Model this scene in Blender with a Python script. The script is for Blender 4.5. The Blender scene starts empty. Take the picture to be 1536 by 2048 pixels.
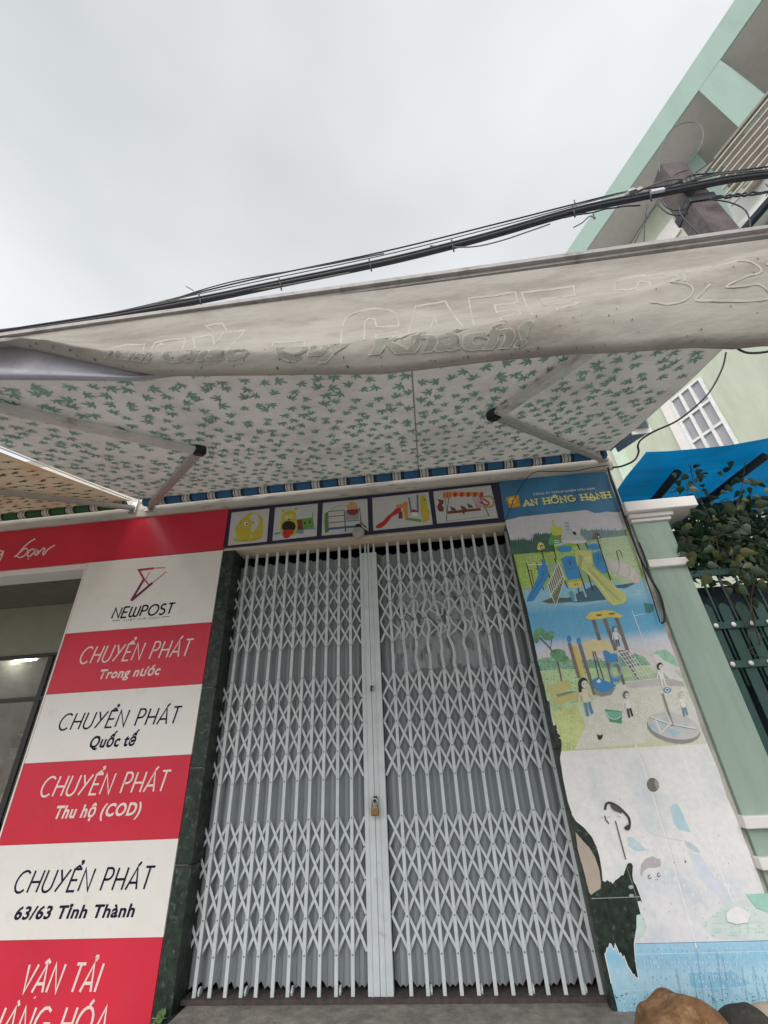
import bpy, bmesh, math, random
from mathutils import Vector, Matrix, noise
rnd = random.Random(7)
sc = bpy.context.scene
COL = sc.collection
R_ = math.radians

# ------------------------------------------------------------------ camera
FPX = 860.0                                   # focal length in photo pixels (photo 1536 x 2048)
CAM = Vector((0.0, -3.3, 1.5))
def _rot(a, b, c):
    a, b, c = R_(a), R_(b), R_(c)
    Rz = Matrix(((math.cos(c), math.sin(c), 0), (-math.sin(c), math.cos(c), 0), (0, 0, 1)))
    M = Matrix(((1, 0, 0), (0, 0, -1), (0, 1, 0)))
    Rx = Matrix(((1, 0, 0), (0, math.cos(a), math.sin(a)), (0, -math.sin(a), math.cos(a))))
    Rr = Matrix(((math.cos(b), -math.sin(b), 0), (math.sin(b), math.cos(b), 0), (0, 0, 1)))
    return Rr @ Rx @ M @ Rz
RC = _rot(29.72, -3.02, 5.19)
cd = bpy.data.cameras.new('camera'); cam = bpy.data.objects.new('camera', cd); COL.objects.link(cam)
cd.sensor_fit = 'VERTICAL'; cd.sensor_height = 36.0; cd.lens = FPX / 2048 * 36.0
cd.clip_start = 0.05; cd.clip_end = 2000
mw = Matrix((RC[0], -RC[1], -RC[2])).transposed().to_4x4(); mw.translation = CAM
cam.matrix_world = mw; sc.camera = cam

# ------------------------------------------------------------------ world, sun, exposure
SUN_EL, SUN_AZ = 44.0, 194.0                  # azimuth from +Y clockwise: the sun stands behind the photographer
w = bpy.data.worlds.new('World'); sc.world = w; w.use_nodes = True
nt = w.node_tree; nt.nodes.clear()
def wn(t): return nt.nodes.new(t)
wo = wn('ShaderNodeOutputWorld'); mixs = wn('ShaderNodeMixShader'); b1 = wn('ShaderNodeBackground'); b2 = wn('ShaderNodeBackground')
sky = wn('ShaderNodeTexSky'); sky.sky_type = 'NISHITA'; sky.sun_disc = False
sky.sun_elevation = R_(SUN_EL); sky.sun_rotation = R_(SUN_AZ); sky.dust_density = 4
nt.links.new(sky.outputs[0], b1.inputs[0]); b1.inputs[1].default_value = 0.1
tc = wn('ShaderNodeTexCoord'); mp = wn('ShaderNodeMapping'); mp.inputs['Scale'].default_value = (0.8, 0.8, 1.7)
mp.inputs['Location'].default_value = (0.35, 0.1, 0.2)
nz = wn('ShaderNodeTexNoise'); nz.inputs['Scale'].default_value = 1.5; nz.inputs['Detail'].default_value = 4; nz.inputs['Roughness'].default_value = .45
rp = wn('ShaderNodeValToRGB')
rp.color_ramp.elements[0].position = .30; rp.color_ramp.elements[0].color = (.52, .55, .565, 1)
rp.color_ramp.elements[1].position = .68; rp.color_ramp.elements[1].color = (.82, .83, .845, 1)
nt.links.new(tc.outputs['Generated'], mp.inputs[0]); nt.links.new(mp.outputs[0], nz.inputs['Vector'])
nt.links.new(nz.outputs[0], rp.inputs[0])
sxyz = wn('ShaderNodeSeparateXYZ'); nt.links.new(tc.outputs['Generated'], sxyz.inputs[0]); hz = wn('ShaderNodeMapRange')
hz.inputs[1].default_value = .55; hz.inputs[2].default_value = .95; hz.inputs[3].default_value = 1.22; hz.inputs[4].default_value = .96; nt.links.new(sxyz.outputs[2], hz.inputs[0])
vm = wn('ShaderNodeVectorMath'); vm.operation = 'SCALE'; nt.links.new(rp.outputs[0], vm.inputs[0]); nt.links.new(hz.outputs[0], vm.inputs['Scale']); nt.links.new(vm.outputs[0], b2.inputs[0]); b2.inputs[1].default_value = 0.655
mixs.inputs[0].default_value = .94
nt.links.new(b1.outputs[0], mixs.inputs[1]); nt.links.new(b2.outputs[0], mixs.inputs[2]); nt.links.new(mixs.outputs[0], wo.inputs[0])
sl = bpy.data.lights.new('sun', 'SUN'); sun = bpy.data.objects.new('sun', sl); COL.objects.link(sun)
sl.energy = 1.5; sl.angle = R_(50); sl.color = (1, .965, .92)
sdir = Vector((math.cos(R_(SUN_EL)) * math.sin(R_(SUN_AZ)), math.cos(R_(SUN_EL)) * math.cos(R_(SUN_AZ)), math.sin(R_(SUN_EL))))
sun.rotation_euler = sdir.to_track_quat('Z', 'Y').to_euler(); sun.location = (0, -6, 9)
sc.view_settings.view_transform = 'Standard'; sc.view_settings.look = 'None'
sc.view_settings.exposure = 0.88; sc.view_settings.gamma = 1.0; sc.view_settings.use_curve_mapping = False
sc.render.engine = 'CYCLES'; sc.cycles.max_bounces = 8; sc.cycles.transparent_max_bounces = 8

# ------------------------------------------------------------------ surveying helper: photo pixel -> point on a real plane
def ray(px, py):
    return RC.transposed() @ Vector(((px - 768) / FPX, (py - 1024) / FPX, 1.0))
def hit(px, py, n, o):
    d = ray(px, py); n = Vector(n); return CAM + d * ((Vector(o) - CAM).dot(n) / d.dot(n))
def at(px, py, y=0.0): return hit(px, py, (0, 1, 0), (0, y, 0))
def atz(px, py, z): return hit(px, py, (0, 0, 1), (0, 0, z))
def zoomf(ox, oy, s): return lambda x, y: (ox + x / s, oy + y / s)

# ------------------------------------------------------------------ materials
MATS = {}
def mat(name, col, rough=.6, metal=0., var=.12, vscale=6., bump=0., bscale=60., spec=.5, col2=None, dirt=None, dscale=2.5,
        stretch=(1, 1, 1), transl=0., coat=0., dirtpos=(.52, .72)):
    if name in MATS: return MATS[name]
    m = bpy.data.materials.new(name); m.use_nodes = True; t = m.node_tree; N = t.nodes; L = t.links
    p = N['Principled BSDF']; out = N['Material Output']
    p.inputs['Roughness'].default_value = rough; p.inputs['Metallic'].default_value = metal
    p.inputs['Specular IOR Level'].default_value = spec
    if coat: p.inputs['Coat Weight'].default_value = coat; p.inputs['Coat Roughness'].default_value = .15
    tcn = N.new('ShaderNodeTexCoord'); mpn = N.new('ShaderNodeMapping'); mpn.inputs['Scale'].default_value = stretch
    L.new(tcn.outputs['Object'], mpn.inputs[0])
    nn = N.new('ShaderNodeTexNoise'); nn.inputs['Scale'].default_value = vscale; nn.inputs['Detail'].default_value = 6; nn.inputs['Roughness'].default_value = .6
    L.new(mpn.outputs[0], nn.inputs['Vector'])
    r = N.new('ShaderNodeValToRGB'); c = Vector(col)
    a = Vector(col2) if col2 else c * (1 - var)
    b = c if col2 else c * (1 + var)
    r.color_ramp.elements[0].position = .3; r.color_ramp.elements[0].color = (*a, 1)
    r.color_ramp.elements[1].position = .7; r.color_ramp.elements[1].color = (*[min(1, v) for v in b], 1)
    L.new(nn.outputs[0], r.inputs[0]); src = r.outputs[0]
    if dirt:
        n2 = N.new('ShaderNodeTexNoise'); n2.inputs['Scale'].default_value = dscale; n2.inputs['Detail'].default_value = 9; n2.inputs['Roughness'].default_value = .7
        L.new(mpn.outputs[0], n2.inputs['Vector'])
        r2 = N.new('ShaderNodeValToRGB'); r2.color_ramp.elements[0].position = dirtpos[0]; r2.color_ramp.elements[1].position = dirtpos[1]
        L.new(n2.outputs[0], r2.inputs[0])
        mx = N.new('ShaderNodeMix'); mx.data_type = 'RGBA'; L.new(r2.outputs[0], mx.inputs[0]); L.new(src, mx.inputs[6]); mx.inputs[7].default_value = (*dirt, 1)
        src = mx.outputs[2]
    L.new(src, p.inputs['Base Color'])
    if bump:
        bn = N.new('ShaderNodeTexNoise'); bn.inputs['Scale'].default_value = bscale; bn.inputs['Detail'].default_value = 5
        L.new(mpn.outputs[0], bn.inputs['Vector']); bb = N.new('ShaderNodeBump'); bb.inputs['Strength'].default_value = bump; bb.inputs['Distance'].default_value = .01
        L.new(bn.outputs[0], bb.inputs['Height']); L.new(bb.outputs[0], p.inputs['Normal'])
    if transl:
        tr = N.new('ShaderNodeBsdfTranslucent'); L.new(src, tr.inputs[0]); ms = N.new('ShaderNodeMixShader'); ms.inputs[0].default_value = transl
        L.new(p.outputs[0], ms.inputs[1]); L.new(tr.outputs[0], ms.inputs[2]); L.new(ms.outputs[0], out.inputs[0])
    MATS[name] = m; return m
def emat(name, col, s):
    m = bpy.data.materials.new(name); m.use_nodes = True; p = m.node_tree.nodes['Principled BSDF']
    p.inputs['Emission Color'].default_value = (*col, 1); p.inputs['Emission Strength'].default_value = s; MATS[name] = m; return m
def ink(r, g, b):                              # flat print colour given as 0-255 screen values
    f = lambda v: ((v / 255 + .055) / 1.055) ** 2.4 if v > 10 else v / 3294
    return mat('print_%d_%d_%d' % (r, g, b), (f(r), f(g), f(b)), rough=.55, var=.07, vscale=25)

M_METAL = mat('pale_grey_gate_paint', (.57, .62, .635), rough=.42, var=.09, vscale=9, dirt=(.26, .23, .19), dscale=16, dirtpos=(.62, .8))
M_SHEET = mat('shaded_gate_sheet_paint', (.29, .325, .34), rough=.5, var=.06, vscale=3, dirt=(.16, .17, .17), dscale=3, dirtpos=(.6, .9))  # the pale gate paint darkened: shade behind the lattice is in the colour
M_MARBLE = mat('green_black_marble', (.036, .055, .043), rough=.38, spec=.3, col2=(.008, .014, .011), vscale=22, dirt=(.12, .16, .125), dscale=26, dirtpos=(.55, .72))
M_WALL = mat('shop_wall_paint', (.55, .53, .48), rough=.85, bump=.15, dirt=(.25, .23, .2))
M_LEDGE = mat('peeling_white_ledge_paint', (.52, .48, .43), rough=.85, bump=.3, bscale=25, dirt=(.16, .14, .12), dscale=9, stretch=(.35, 1, 2.2), dirtpos=(.58, .7), var=.15, vscale=4)
M_LINTEL = mat('beige_lintel_paint', (.66, .54, .42), rough=.7, bump=.15, var=.08)
M_RED = mat('red_sign_sheet', (.62, .03, .06), rough=.3, var=.11, vscale=1.3, spec=.3, dirt=(.50, .06, .08), dscale=9, dirtpos=(.55, .85))
M_WHITE = mat('white_sign_sheet', (.78, .755, .72), rough=.3, var=.03, vscale=4, spec=.45, dirt=(.58, .55, .51), dscale=7, dirtpos=(.55, .95))
M_LETW = mat('pinkish_white_lettering', (.80, .66, .62), rough=.5, var=.03)
M_NAVY = mat('navy_lettering', (.008, .009, .035), rough=.6, spec=.2, var=.05)
M_ALU = mat('brushed_aluminium', (.46, .45, .43), rough=.45, metal=.35, var=.1, vscale=30, stretch=(1, 1, 1), dirt=(.2, .19, .17), dscale=12, dirtpos=(.6, .8))
M_ALUW = mat('white_coated_aluminium', (.66, .65, .63), rough=.45, metal=.2, var=.1, dirt=(.3, .28, .25), dscale=8)
M_BLACK = mat('black_plastic', (.012, .013, .018), rough=.45)
M_STEEL = mat('steel', (.5, .5, .5), rough=.25, metal=.9)
M_FAB = mat('white_awning_canvas', (.60, .585, .55), rough=.9, var=.05, transl=.13, dirt=(.38, .36, .33), dscale=2.0, dirtpos=(.42, .8))
M_LEAFP = mat('green_leaf_print', (.25, .41, .36), rough=.9, var=.2, transl=.13)
M_FAB2 = mat('cream_awning_canvas', (.50, .42, .30), rough=.9, var=.12, vscale=1.5, transl=.16, dirt=(.50, .22, .12), dscale=1.2, dirtpos=(.5, .7))
M_LEAFP2 = mat('dark_green_leaf_print', (.04, .10, .03), rough=.9, var=.2, transl=.3)
M_VAL = mat('dirty_grey_valance_canvas', (.44, .41, .375), rough=.92, var=.12, vscale=7, transl=.28, bump=.25, bscale=40, dirt=(.27, .235, .21), dscale=4.5, stretch=(.6, 1, 1.6), dirtpos=(.45, .75))
M_VALT = mat('faded_outline_print', (.52, .49, .445), rough=.92, var=.16, vscale=14, transl=.28)
M_VALG = mat('faded_green_script_print', (.33, .325, .285), rough=.92, var=.2, vscale=12, transl=.28)
M_VALB = mat('bluish_grey_valance_back', (.44, .44, .50), rough=.9, var=.1, transl=.12, dirt=(.32, .31, .35), dscale=5)
M_BAR = mat('grey_front_bar', (.33, .31, .30), rough=.6, var=.15, vscale=20, dirt=(.16, .14, .13), dscale=12)
M_BLUE1 = mat('roller_blue', (.035, .13, .28), rough=.85, transl=.1)
M_NAVY2 = mat('roller_navy', (.012, .03, .07), rough=.85)
M_CREAM = mat('roller_cream', (.6, .57, .5), rough=.85)
M_GREEN1 = mat('roller_green', (.02, .10, .035), rough=.85)
M_CABLE = mat('black_cable', (.018, .020, .028), rough=.55, var=.3, vscale=15)
M_CABLEG = mat('grey_cable', (.14, .14, .14), rough=.6)
M_POLE = mat('dark_weathered_concrete', (.115, .095, .095), rough=.9, var=.25, vscale=12, bump=.5, dirt=(.05, .04, .045), dscale=5)
M_GWALL = mat('pale_green_wall', (.55, .595, .485), rough=.9, var=.04, bump=.1, dirt=(.42, .45, .35), dscale=1.1, stretch=(1.5, 1.5, .4), dirtpos=(.45, .85))
M_GTRIM = mat('mint_green_trim', (.35, .475, .42), rough=.85, var=.05, vscale=1, dirt=(.27, .36, .32), dscale=1.2, stretch=(2, 2, .4), dirtpos=(.5, .95))
M_GREY = mat('grey_soffit', (.62, .585, .595), rough=.9, var=.05)
M_PILLAR = mat('sage_green_pillar', (.33, .425, .36), rough=.85, var=.06, vscale=4, bump=.3, bscale=90, dirt=(.24, .31, .26), dscale=5, stretch=(4, 4, .7), dirtpos=(.52, .9))
M_PLW = mat('white_plaster_moulding', (.80, .76, .74), rough=.7, var=.05, dirt=(.45, .4, .38), dscale=7, dirtpos=(.62, .8))
M_GATEG = mat('dark_green_gate_paint', (.016, .062, .052), rough=.5, var=.15, vscale=8, dirt=(.05, .08, .07), dscale=10)
M_BOLT = mat('white_bolt_cap', (.75, .76, .74), rough=.35)
M_TARP = mat('blue_tarpaulin', (.0, .15, .36), rough=.6, var=.22, vscale=2.5, stretch=(1, 3, 1), transl=.6)
M_DARK = mat('dark_timber_and_shade', (.01, .02, .03), rough=.8)
M_STEP = mat('grey_terrazzo_step', (.26, .235, .21), rough=.85, var=.28, vscale=16, bump=.5, dirt=(.10, .095, .085), dscale=7, dirtpos=(.45, .75))
M_PAVE = mat('concrete_pavement', (.33, .32, .30), rough=.95, var=.12, vscale=2, dirt=(.2, .19, .17))
M_ROAD = mat('pale_bounce_concrete_road', (.30, .295, .28), rough=.95)  # unseen street, paled to bounce light onto awning and facade
M_BRASS = mat('tarnished_brass', (.26, .15, .06), rough=.4, metal=.6, var=.25, vscale=60)
M_GLOBE = mat('dusty_glass_globe', (.38, .36, .32), rough=.35, var=.15, vscale=20)
M_STEM = mat('brown_stem', (.05, .04, .03), rough=.9)
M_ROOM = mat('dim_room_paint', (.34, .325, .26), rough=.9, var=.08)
M_BEIGE = mat('bare_beige_plaster', (.50, .42, .35), rough=.9, var=.08, bump=.3)

# ------------------------------------------------------------------ object helpers
def finish(o, label=None, cat=None, group=None, kind=None):
    if label: o['label'] = label
    if cat: o['category'] = cat
    if group: o['group'] = group
    if kind: o['kind'] = kind
    return o
def empty(name, loc, label, cat, group=None):
    o = bpy.data.objects.new(name, None); COL.objects.link(o); o.location = loc; o.empty_display_size = .1
    bpy.context.view_layer.update()
    return finish(o, label, cat, group)
def pin(o, parent):
    o.parent = parent
    l = Vector(parent.location) if parent.parent is None else Vector((0, 0, 0))
    o.matrix_parent_inverse = Matrix.Translation(-l)
    return o
def link(name, me, parent=None, smooth=False):
    if smooth:
        for p in me.polygons: p.use_smooth = True
    o = bpy.data.objects.new(name, me); COL.objects.link(o)
    if parent is not None: pin(o, parent)
    return o
def mesh_obj(name, verts, faces, m, parent=None, smooth=False, midx=None):
    me = bpy.data.meshes.new(name); me.from_pydata([tuple(v) for v in verts], [], faces)
    ms = m if isinstance(m, (list, tuple)) else [m]
    for x in ms: me.materials.append(x)
    if midx:
        for p, i in zip(me.polygons, midx): p.material_index = i
    me.validate(); me.update()
    return link(name, me, parent, smooth)
def bm_obj(name, bm, m, parent=None, smooth=False):
    me = bpy.data.meshes.new(name); bmesh.ops.recalc_face_normals(bm, faces=bm.faces); bm.to_mesh(me); bm.free()
    for x in (m if isinstance(m, (list, tuple)) else [m]): me.materials.append(x)
    return link(name, me, parent, smooth)
def add_box(bm, a, b, bev=0., mi=0):
    a, b = Vector(a), Vector(b); lo = Vector(map(min, a, b)); hi = Vector(map(max, a, b))
    r = bmesh.ops.create_cube(bm, size=1.0)
    bmesh.ops.scale(bm, vec=hi - lo, verts=r['verts']); bmesh.ops.translate(bm, vec=(lo + hi) / 2, verts=r['verts'])
    fs = {f for v in r['verts'] for f in v.link_faces}
    for f in fs: f.material_index = mi
    if bev:
        es = {e for v in r['verts'] for e in v.link_edges}
        bmesh.ops.bevel(bm, geom=list(es), offset=bev, segments=2, affect='EDGES', profile=.6)
def box(name, a, b, m, parent=None, bev=0.):
    bm = bmesh.new(); add_box(bm, a, b, bev); return bm_obj(name, bm, m, parent)
def beam_bm(bm, p, q, w, h, up=(0, 0, 1), bev=0.):
    p, q = Vector(p), Vector(q); d = (q - p); L = d.length; x = d.normalized(); upv = Vector(up)
    y = upv.cross(x).normalized(); z = x.cross(y)
    r = bmesh.ops.create_cube(bm, size=1.0)
    M = Matrix((x, y, z)).transposed().to_4x4(); M.translation = (p + q) / 2
    bmesh.ops.scale(bm, vec=(L, w, h), verts=r['verts'])
    if bev:
        es = list({e for v in r['verts'] for e in v.link_edges})
        rr = bmesh.ops.bevel(bm, geom=es, offset=bev, segments=2, affect='EDGES'); vs = [v for v in rr['verts']]
        bmesh.ops.transform(bm, matrix=M, verts=vs)
    else: bmesh.ops.transform(bm, matrix=M, verts=r['verts'])
def beam(name, p, q, w, h, m, parent=None, up=(0, 0, 1), bev=0.):
    bm = bmesh.new(); beam_bm(bm, p, q, w, h, up, bev); return bm_obj(name, bm, m, parent)
def catmull(pts, n=6):
    pts = [Vector(p) for p in pts]
    if len(pts) < 3: return pts
    P = [2 * pts[0] - pts[1]] + pts + [2 * pts[-1] - pts[-2]]; out = []
    for i in range(1, len(P) - 2):
        for k in range(n):
            t = k / n; a, b, c, d = P[i - 1], P[i], P[i + 1], P[i + 2]
            out.append(.5 * ((2 * b) + (c - a) * t + (2 * a - 5 * b + 4 * c - d) * t * t + (3 * b - a - 3 * c + d) * t ** 3))
    out.append(pts[-1]); return out
def tube_data(pts, r, seg=8, cap=True):
    pts = [Vector(p) for p in pts]; V = []; F = []; prev = None
    for i, p in enumerate(pts):
        d = (pts[min(i + 1, len(pts) - 1)] - pts[max(i - 1, 0)]).normalized()
        if prev is None: a = Vector((0, 0, 1)) if abs(d.z) < .9 else Vector((1, 0, 0)); u = d.cross(a).normalized()
        else: u = (prev - d * prev.dot(d)).normalized()
        prev = u; v = d.cross(u); rr = r[i] if isinstance(r, (list, tuple)) else r
        for k in range(seg):
            an = 2 * math.pi * k / seg; V.append(p + (u * math.cos(an) + v * math.sin(an)) * rr)
    for i in range(len(pts) - 1):
        for k in range(seg):
            a = i * seg + k; b = i * seg + (k + 1) % seg; F.append((a, b, b + seg, a + seg))
    if cap: F.append(tuple(range(seg - 1, -1, -1))); F.append(tuple(range((len(pts) - 1) * seg, len(pts) * seg)))
    return V, F
def tube(name, pts, r, m, parent=None, seg=8):
    V, F = tube_data(pts, r, seg); return mesh_obj(name, V, F, m, parent, True)
class Flat:
    """flat print: polygons and ribbons laid out in (u, v), turned into points by fn(u, v, layer)"""
    def __init__(s, fn): s.fn = fn; s.V = []; s.F = []; s.M = []; s.I = []; s.sh = []
    def mi(s, m):
        if m not in s.M: s.M.append(m)
        return s.M.index(m)
    def poly(s, pts, m, layer=1, tri=True):
        from mathutils.geometry import tessellate_polygon
        s.sh.append((layer, len(s.V)))
        pts = [Vector((p[0], p[1], 0)) for p in pts]; b = len(s.V); s.V += [(p.x, p.y) for p in pts]
        for t in tessellate_polygon([pts]): s.F.append(tuple(b + i for i in t)); s.I.append(s.mi(m))
    def rib(s, pts, wd, m, layer=1, smooth=False, closed=False, n=5, pen=None, sub=0):
        pts = [Vector((p[0], p[1])) for p in pts]
        if smooth: pts = [Vector((p.x, p.y)) for p in catmull([Vector((p.x, p.y, 0)) for p in (pts + [pts[0]] if closed else pts)], n)]
        if sub:
            q = [pts[0]]
            for a, c in zip(pts, pts[1:]):
                k = max(1, int((c - a).length / sub)); q += [a.lerp(c, (j + 1) / k) for j in range(k)]
            pts = q
        s.sh.append((layer, len(s.V)))
        b = len(s.V); N = len(pts)
        for i, p in enumerate(pts):
            if pen is not None: o = Vector(pen)
            else:
                d0 = (pts[i] - pts[i - 1]).normalized() if i else None; d1 = (pts[i + 1] - pts[i]).normalized() if i < N - 1 else None
                if closed and not smooth: pass
                if d0 is None: d0 = d1
                if d1 is None: d1 = d0
                t = (d0 + d1); t = t.normalized() if t.length > 1e-6 else d0
                nrm = Vector((-t.y, t.x)); c = max(.5, nrm.dot(Vector((-d0.y, d0.x)))); o = nrm * (wd / 2 / c)
            s.V += [tuple(p + o), tuple(p - o)]
        for i in range(N - 1):
            a = b + 2 * i; s.F.append((a, a + 1, a + 3, a + 2)); s.I.append(s.mi(m))
    def specks(s, pts, m, cell, size, layer=3, prob=.6, asp=1.0, seed=1):
        r = random.Random(seed); xs = [p[0] for p in pts]; ys = [p[1] for p in pts]; s.sh.append((layer, len(s.V))); y = min(ys)
        def inside(x, y):
            c = False; j = len(pts) - 1
            for i in range(len(pts)):
                if (pts[i][1] > y) != (pts[j][1] > y) and x < (pts[j][0] - pts[i][0]) * (y - pts[i][1]) / (pts[j][1] - pts[i][1]) + pts[i][0]: c = not c
                j = i
            return c
        while y < max(ys):
            x = min(xs)
            while x < max(xs):
                if r.random() < prob and inside(x, y):
                    k = size * r.uniform(.4, 1); b = len(s.V); n = 5; a0 = r.uniform(0, 6); jx = r.uniform(-1, 1) * max(0, cell / 2 - k); jy = r.uniform(-1, 1) * max(0, cell / 2 - k) * asp
                    for i in range(n): q = k * r.uniform(.6, 1); s.V.append((x + jx + q * math.cos(a0 + i * 2 * math.pi / n), y + jy + q * asp * math.sin(a0 + i * 2 * math.pi / n)))
                    s.F.append(tuple(range(b, b + n))); s.I.append(s.mi(m))
                x += cell
            y += cell * asp
    def disc(s, c, rx, ry, m, layer=1, a0=0, a1=360, rot=0, n=18):
        pts = []
        for k in range(n):
            a = R_(a0 + (a1 - a0) * k / n); x = rx * math.cos(a); y = ry * math.sin(a); cr, sr = math.cos(R_(rot)), math.sin(R_(rot))
            pts.append((c[0] + x * cr - y * sr, c[1] + x * sr + y * cr))
        s.poly(pts, m, layer)
    def build(s, name, parent=None):
        st = [q[1] for q in s.sh] + [len(s.V)]; rank = {i: r for r, i in enumerate(sorted(range(len(s.sh)), key=lambda i: s.sh[i][0]))}
        V = [None] * len(s.V)
        for i in range(len(s.sh)):
            for k in range(st[i], st[i + 1]): V[k] = s.fn(*s.V[k], 1 + rank[i] * .07)
        s.V = V
        return mesh_obj(name, s.V, s.F, s.M, parent, midx=s.I)
def wallfn(y0, f=None, step=.0006):           # print laid on a wall plane y = y0, traced by photo pixels (or a zoomed frame f)
    def fn(u, v, layer):
        if f: u, v = f(u, v)
        return at(u, v, y0 - step * layer)
    return fn

# ------------------------------------------------------------------ stroke lettering
def arc(cx, cy, rx, ry, a0, a1, n=10): return [(cx + rx * math.cos(R_(a0 + (a1 - a0) * k / n)), cy + ry * math.sin(R_(a0 + (a1 - a0) * k / n))) for k in range(n + 1)]
GL = {
 'C': (.74, [arc(.42, .5, .40, .5, 48, 312)]), 'H': (.66, [[(.05, 0), (.05, 1)], [(.61, 0), (.61, 1)], [(.05, .47), (.61, .47)]]),
 'U': (.66, [[(.05, 1), (.05, .3)] + arc(.33, .29, .28, .29, 180, 360) + [(.61, 1)]]), 'Y': (.62, [[(.02, 1), (.31, .48)], [(.60, 1), (.10, 0)]]),
 'E': (.52, [[(.5, 1), (.05, 1), (.05, 0), (.5, 0)], [(.05, .5), (.44, .5)]]), 'N': (.68, [[(.05, 0), (.05, 1), (.63, 0), (.63, 1)]]),
 'P': (.54, [[(.05, 0), (.05, 1), (.28, 1)] + arc(.27, .74, .23, .26, 90, -90)[1:] + [(.05, .48)]]),
 'A': (.68, [[(.02, 0), (.34, 1), (.66, 0)], [(.13, .3), (.55, .3)]]), 'T': (.54, [[(.0, 1), (.54, 1)], [(.27, 1), (.27, 0)]]),
 'V': (.62, [[(.02, 1), (.31, 0), (.6, 1)]]), 'I': (.12, [[(.06, 0), (.06, 1)]]), 'G': (.78, [arc(.42, .5, .40, .5, 48, 350) + [(.80, .47), (.48, .47)]]),
 'O': (.84, [arc(.42, .5, .40, .5, 0, 360, 24)]), 'S': (.5, [arc(.25, .75, .21, .24, 40, 270, 8) + arc(.25, .25, .22, .26, 90, -145, 9)[1:]]),
 'W': (.84, [[(.05, 1), (.05, .25)] + arc(.23, .24, .18, .23, 180, 360, 6) + [(.41, .95)], [(.41, .3)] + arc(.60, .24, .19, .23, 180, 360, 6) + [(.79, 1)]]),
 'M': (.8, [[(.04, 0), (.08, 1), (.4, .25), (.72, 1), (.76, 0)]]), 'R': (.56, [[(.05, 0), (.05, 1), (.28, 1)] + arc(.27, .74, .23, .26, 90, -90)[1:] + [(.05, .48)], [(.28, .48), (.53, 0)]]),
 'Ô': None, ' ': (.34, []), '-': (.5, [[(.05, .45), (.45, .45)]]),
}
AC = {'acute': [[(.0, .06), (.14, .24)]], 'grave': [[(.0, .24), (.14, .06)]], 'circ': [[(-.16, .04), (.0, .16), (.16, .04)]],
      'hook': [[(-.03, .21), (.0, .27), (.07, .27), (.09, .21), (.04, .15), (.03, .10)]], 'dot': [[(-.02, -1.16), (.02, -1.20)]]}
COMP = {'Ể': ('E', ['circ', 'hook2']), 'Á': ('A', ['acute']), 'Ậ': ('A', ['circ', 'dot']), 'Ả': ('A', ['hook']), 'À': ('A', ['grave']), 'Ó': ('O', ['acute']),
        'Ồ': ('O', ['circ', 'grave2']), 'Ạ': ('A', ['dot']), 'Ô': ('O', ['circ']), 'Ệ': ('E', ['circ', 'dot']), 'Ư': ('U', ['horn']), 'Ợ': ('O', ['horn', 'dot']), 'Ờ': ('O', ['horn', 'grave']), 'Ữ': ('U', ['horn']), 'Ý': ('Y', ['acute'])}
def strokes(text, gap=.16):
    out = []; x = 0
    for ch in text:
        base, acs = COMP.get(ch, (ch, []))
        wd, st = GL[base]; cx = wd / 2
        for s in st: out.append([(x + p[0], p[1]) for p in s])
        for a in acs:
            dx, dy = 0, 0
            if a == 'hook2': a = 'hook'; dx, dy = .08, .10
            if a == 'grave2': a = 'grave'; dx, dy = .12, .10
            if a == 'horn': out.append([(x + wd - .05, .9), (x + wd + .1, 1.05), (x + wd + .08, 1.15)]); continue
            for s in AC[a]: out.append([(x + cx + dx + p[0], 1 + dy + p[1]) for p in s])
        x += wd + gap
    return out, x - gap
def letters(name, text, lb, rt, wd, m, parent, y0=0., shear=.2, gap=.16, layer=2, serif=0., shadow=None):
    """thin stroke lettering filling the box between two photo pixels (left-bottom, right-top) on the wall plane"""
    a, b = at(*lb, y0), at(*rt, y0); st, W = strokes(text, gap); h = abs(b.z - a.z); sx = (b.x - a.x - shear * h) / W
    z0 = a.z; F = Flat(lambda u, v, l: Vector((u, y0 - .0006 * l, v)))
    for s in st:
        pts = [(a.x + p[0] * sx + shear * p[1] * h, z0 + p[1] * h) for p in s]
        sm = len(s) > 7
        if shadow: F.rib([(p[0] + wd * .28, p[1] - wd * .28) for p in pts], wd * 1.35, shadow, layer)
        F.rib(pts, wd, m, layer + 1)
        if serif and len(s) < 7:
            for e in (pts[0], pts[-1]): F.rib([(e[0] - serif, e[1]), (e[0] + serif, e[1])], wd * .8, m, layer + 1)
    return F.build(name, parent)
def typed(name, text, lb, rt, m, parent, y0=0., shear=.2, bold=.0, layer=2, narrow=None):
    """heavier lettering from the built-in face, fitted between left-bottom and right-top pixels"""
    a, b = at(*lb, y0), at(*rt, y0)
    cu = bpy.data.curves.new('lettering', 'FONT'); cu.body = text; cu.size = 1; cu.offset = bold; cu.resolution_u = 3; cu.fill_mode = 'FRONT'; cu.space_character = 1.09
    ob = bpy.data.objects.new('tmp', cu); COL.objects.link(ob); bpy.context.view_layer.update()
    me = bpy.data.meshes.new_from_object(ob.evaluated_get(bpy.context.evaluated_depsgraph_get()))
    bpy.data.objects.remove(ob); bpy.data.curves.remove(cu)
    xs = [v.co.x for v in me.vertices]; x0, x1 = min(xs), max(xs); h = abs(b.z - a.z); k = h / .727
    W = b.x - a.x - shear * h
    for v in me.vertices:
        u = (v.co.x - x0) / (x1 - x0) * W; z = v.co.y * k
        v.co = Vector((a.x + u + shear * z, y0 - .0006 * layer, a.z + z))
    me.materials.clear(); me.materials.append(m)
    return link(name, me, parent)

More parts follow.
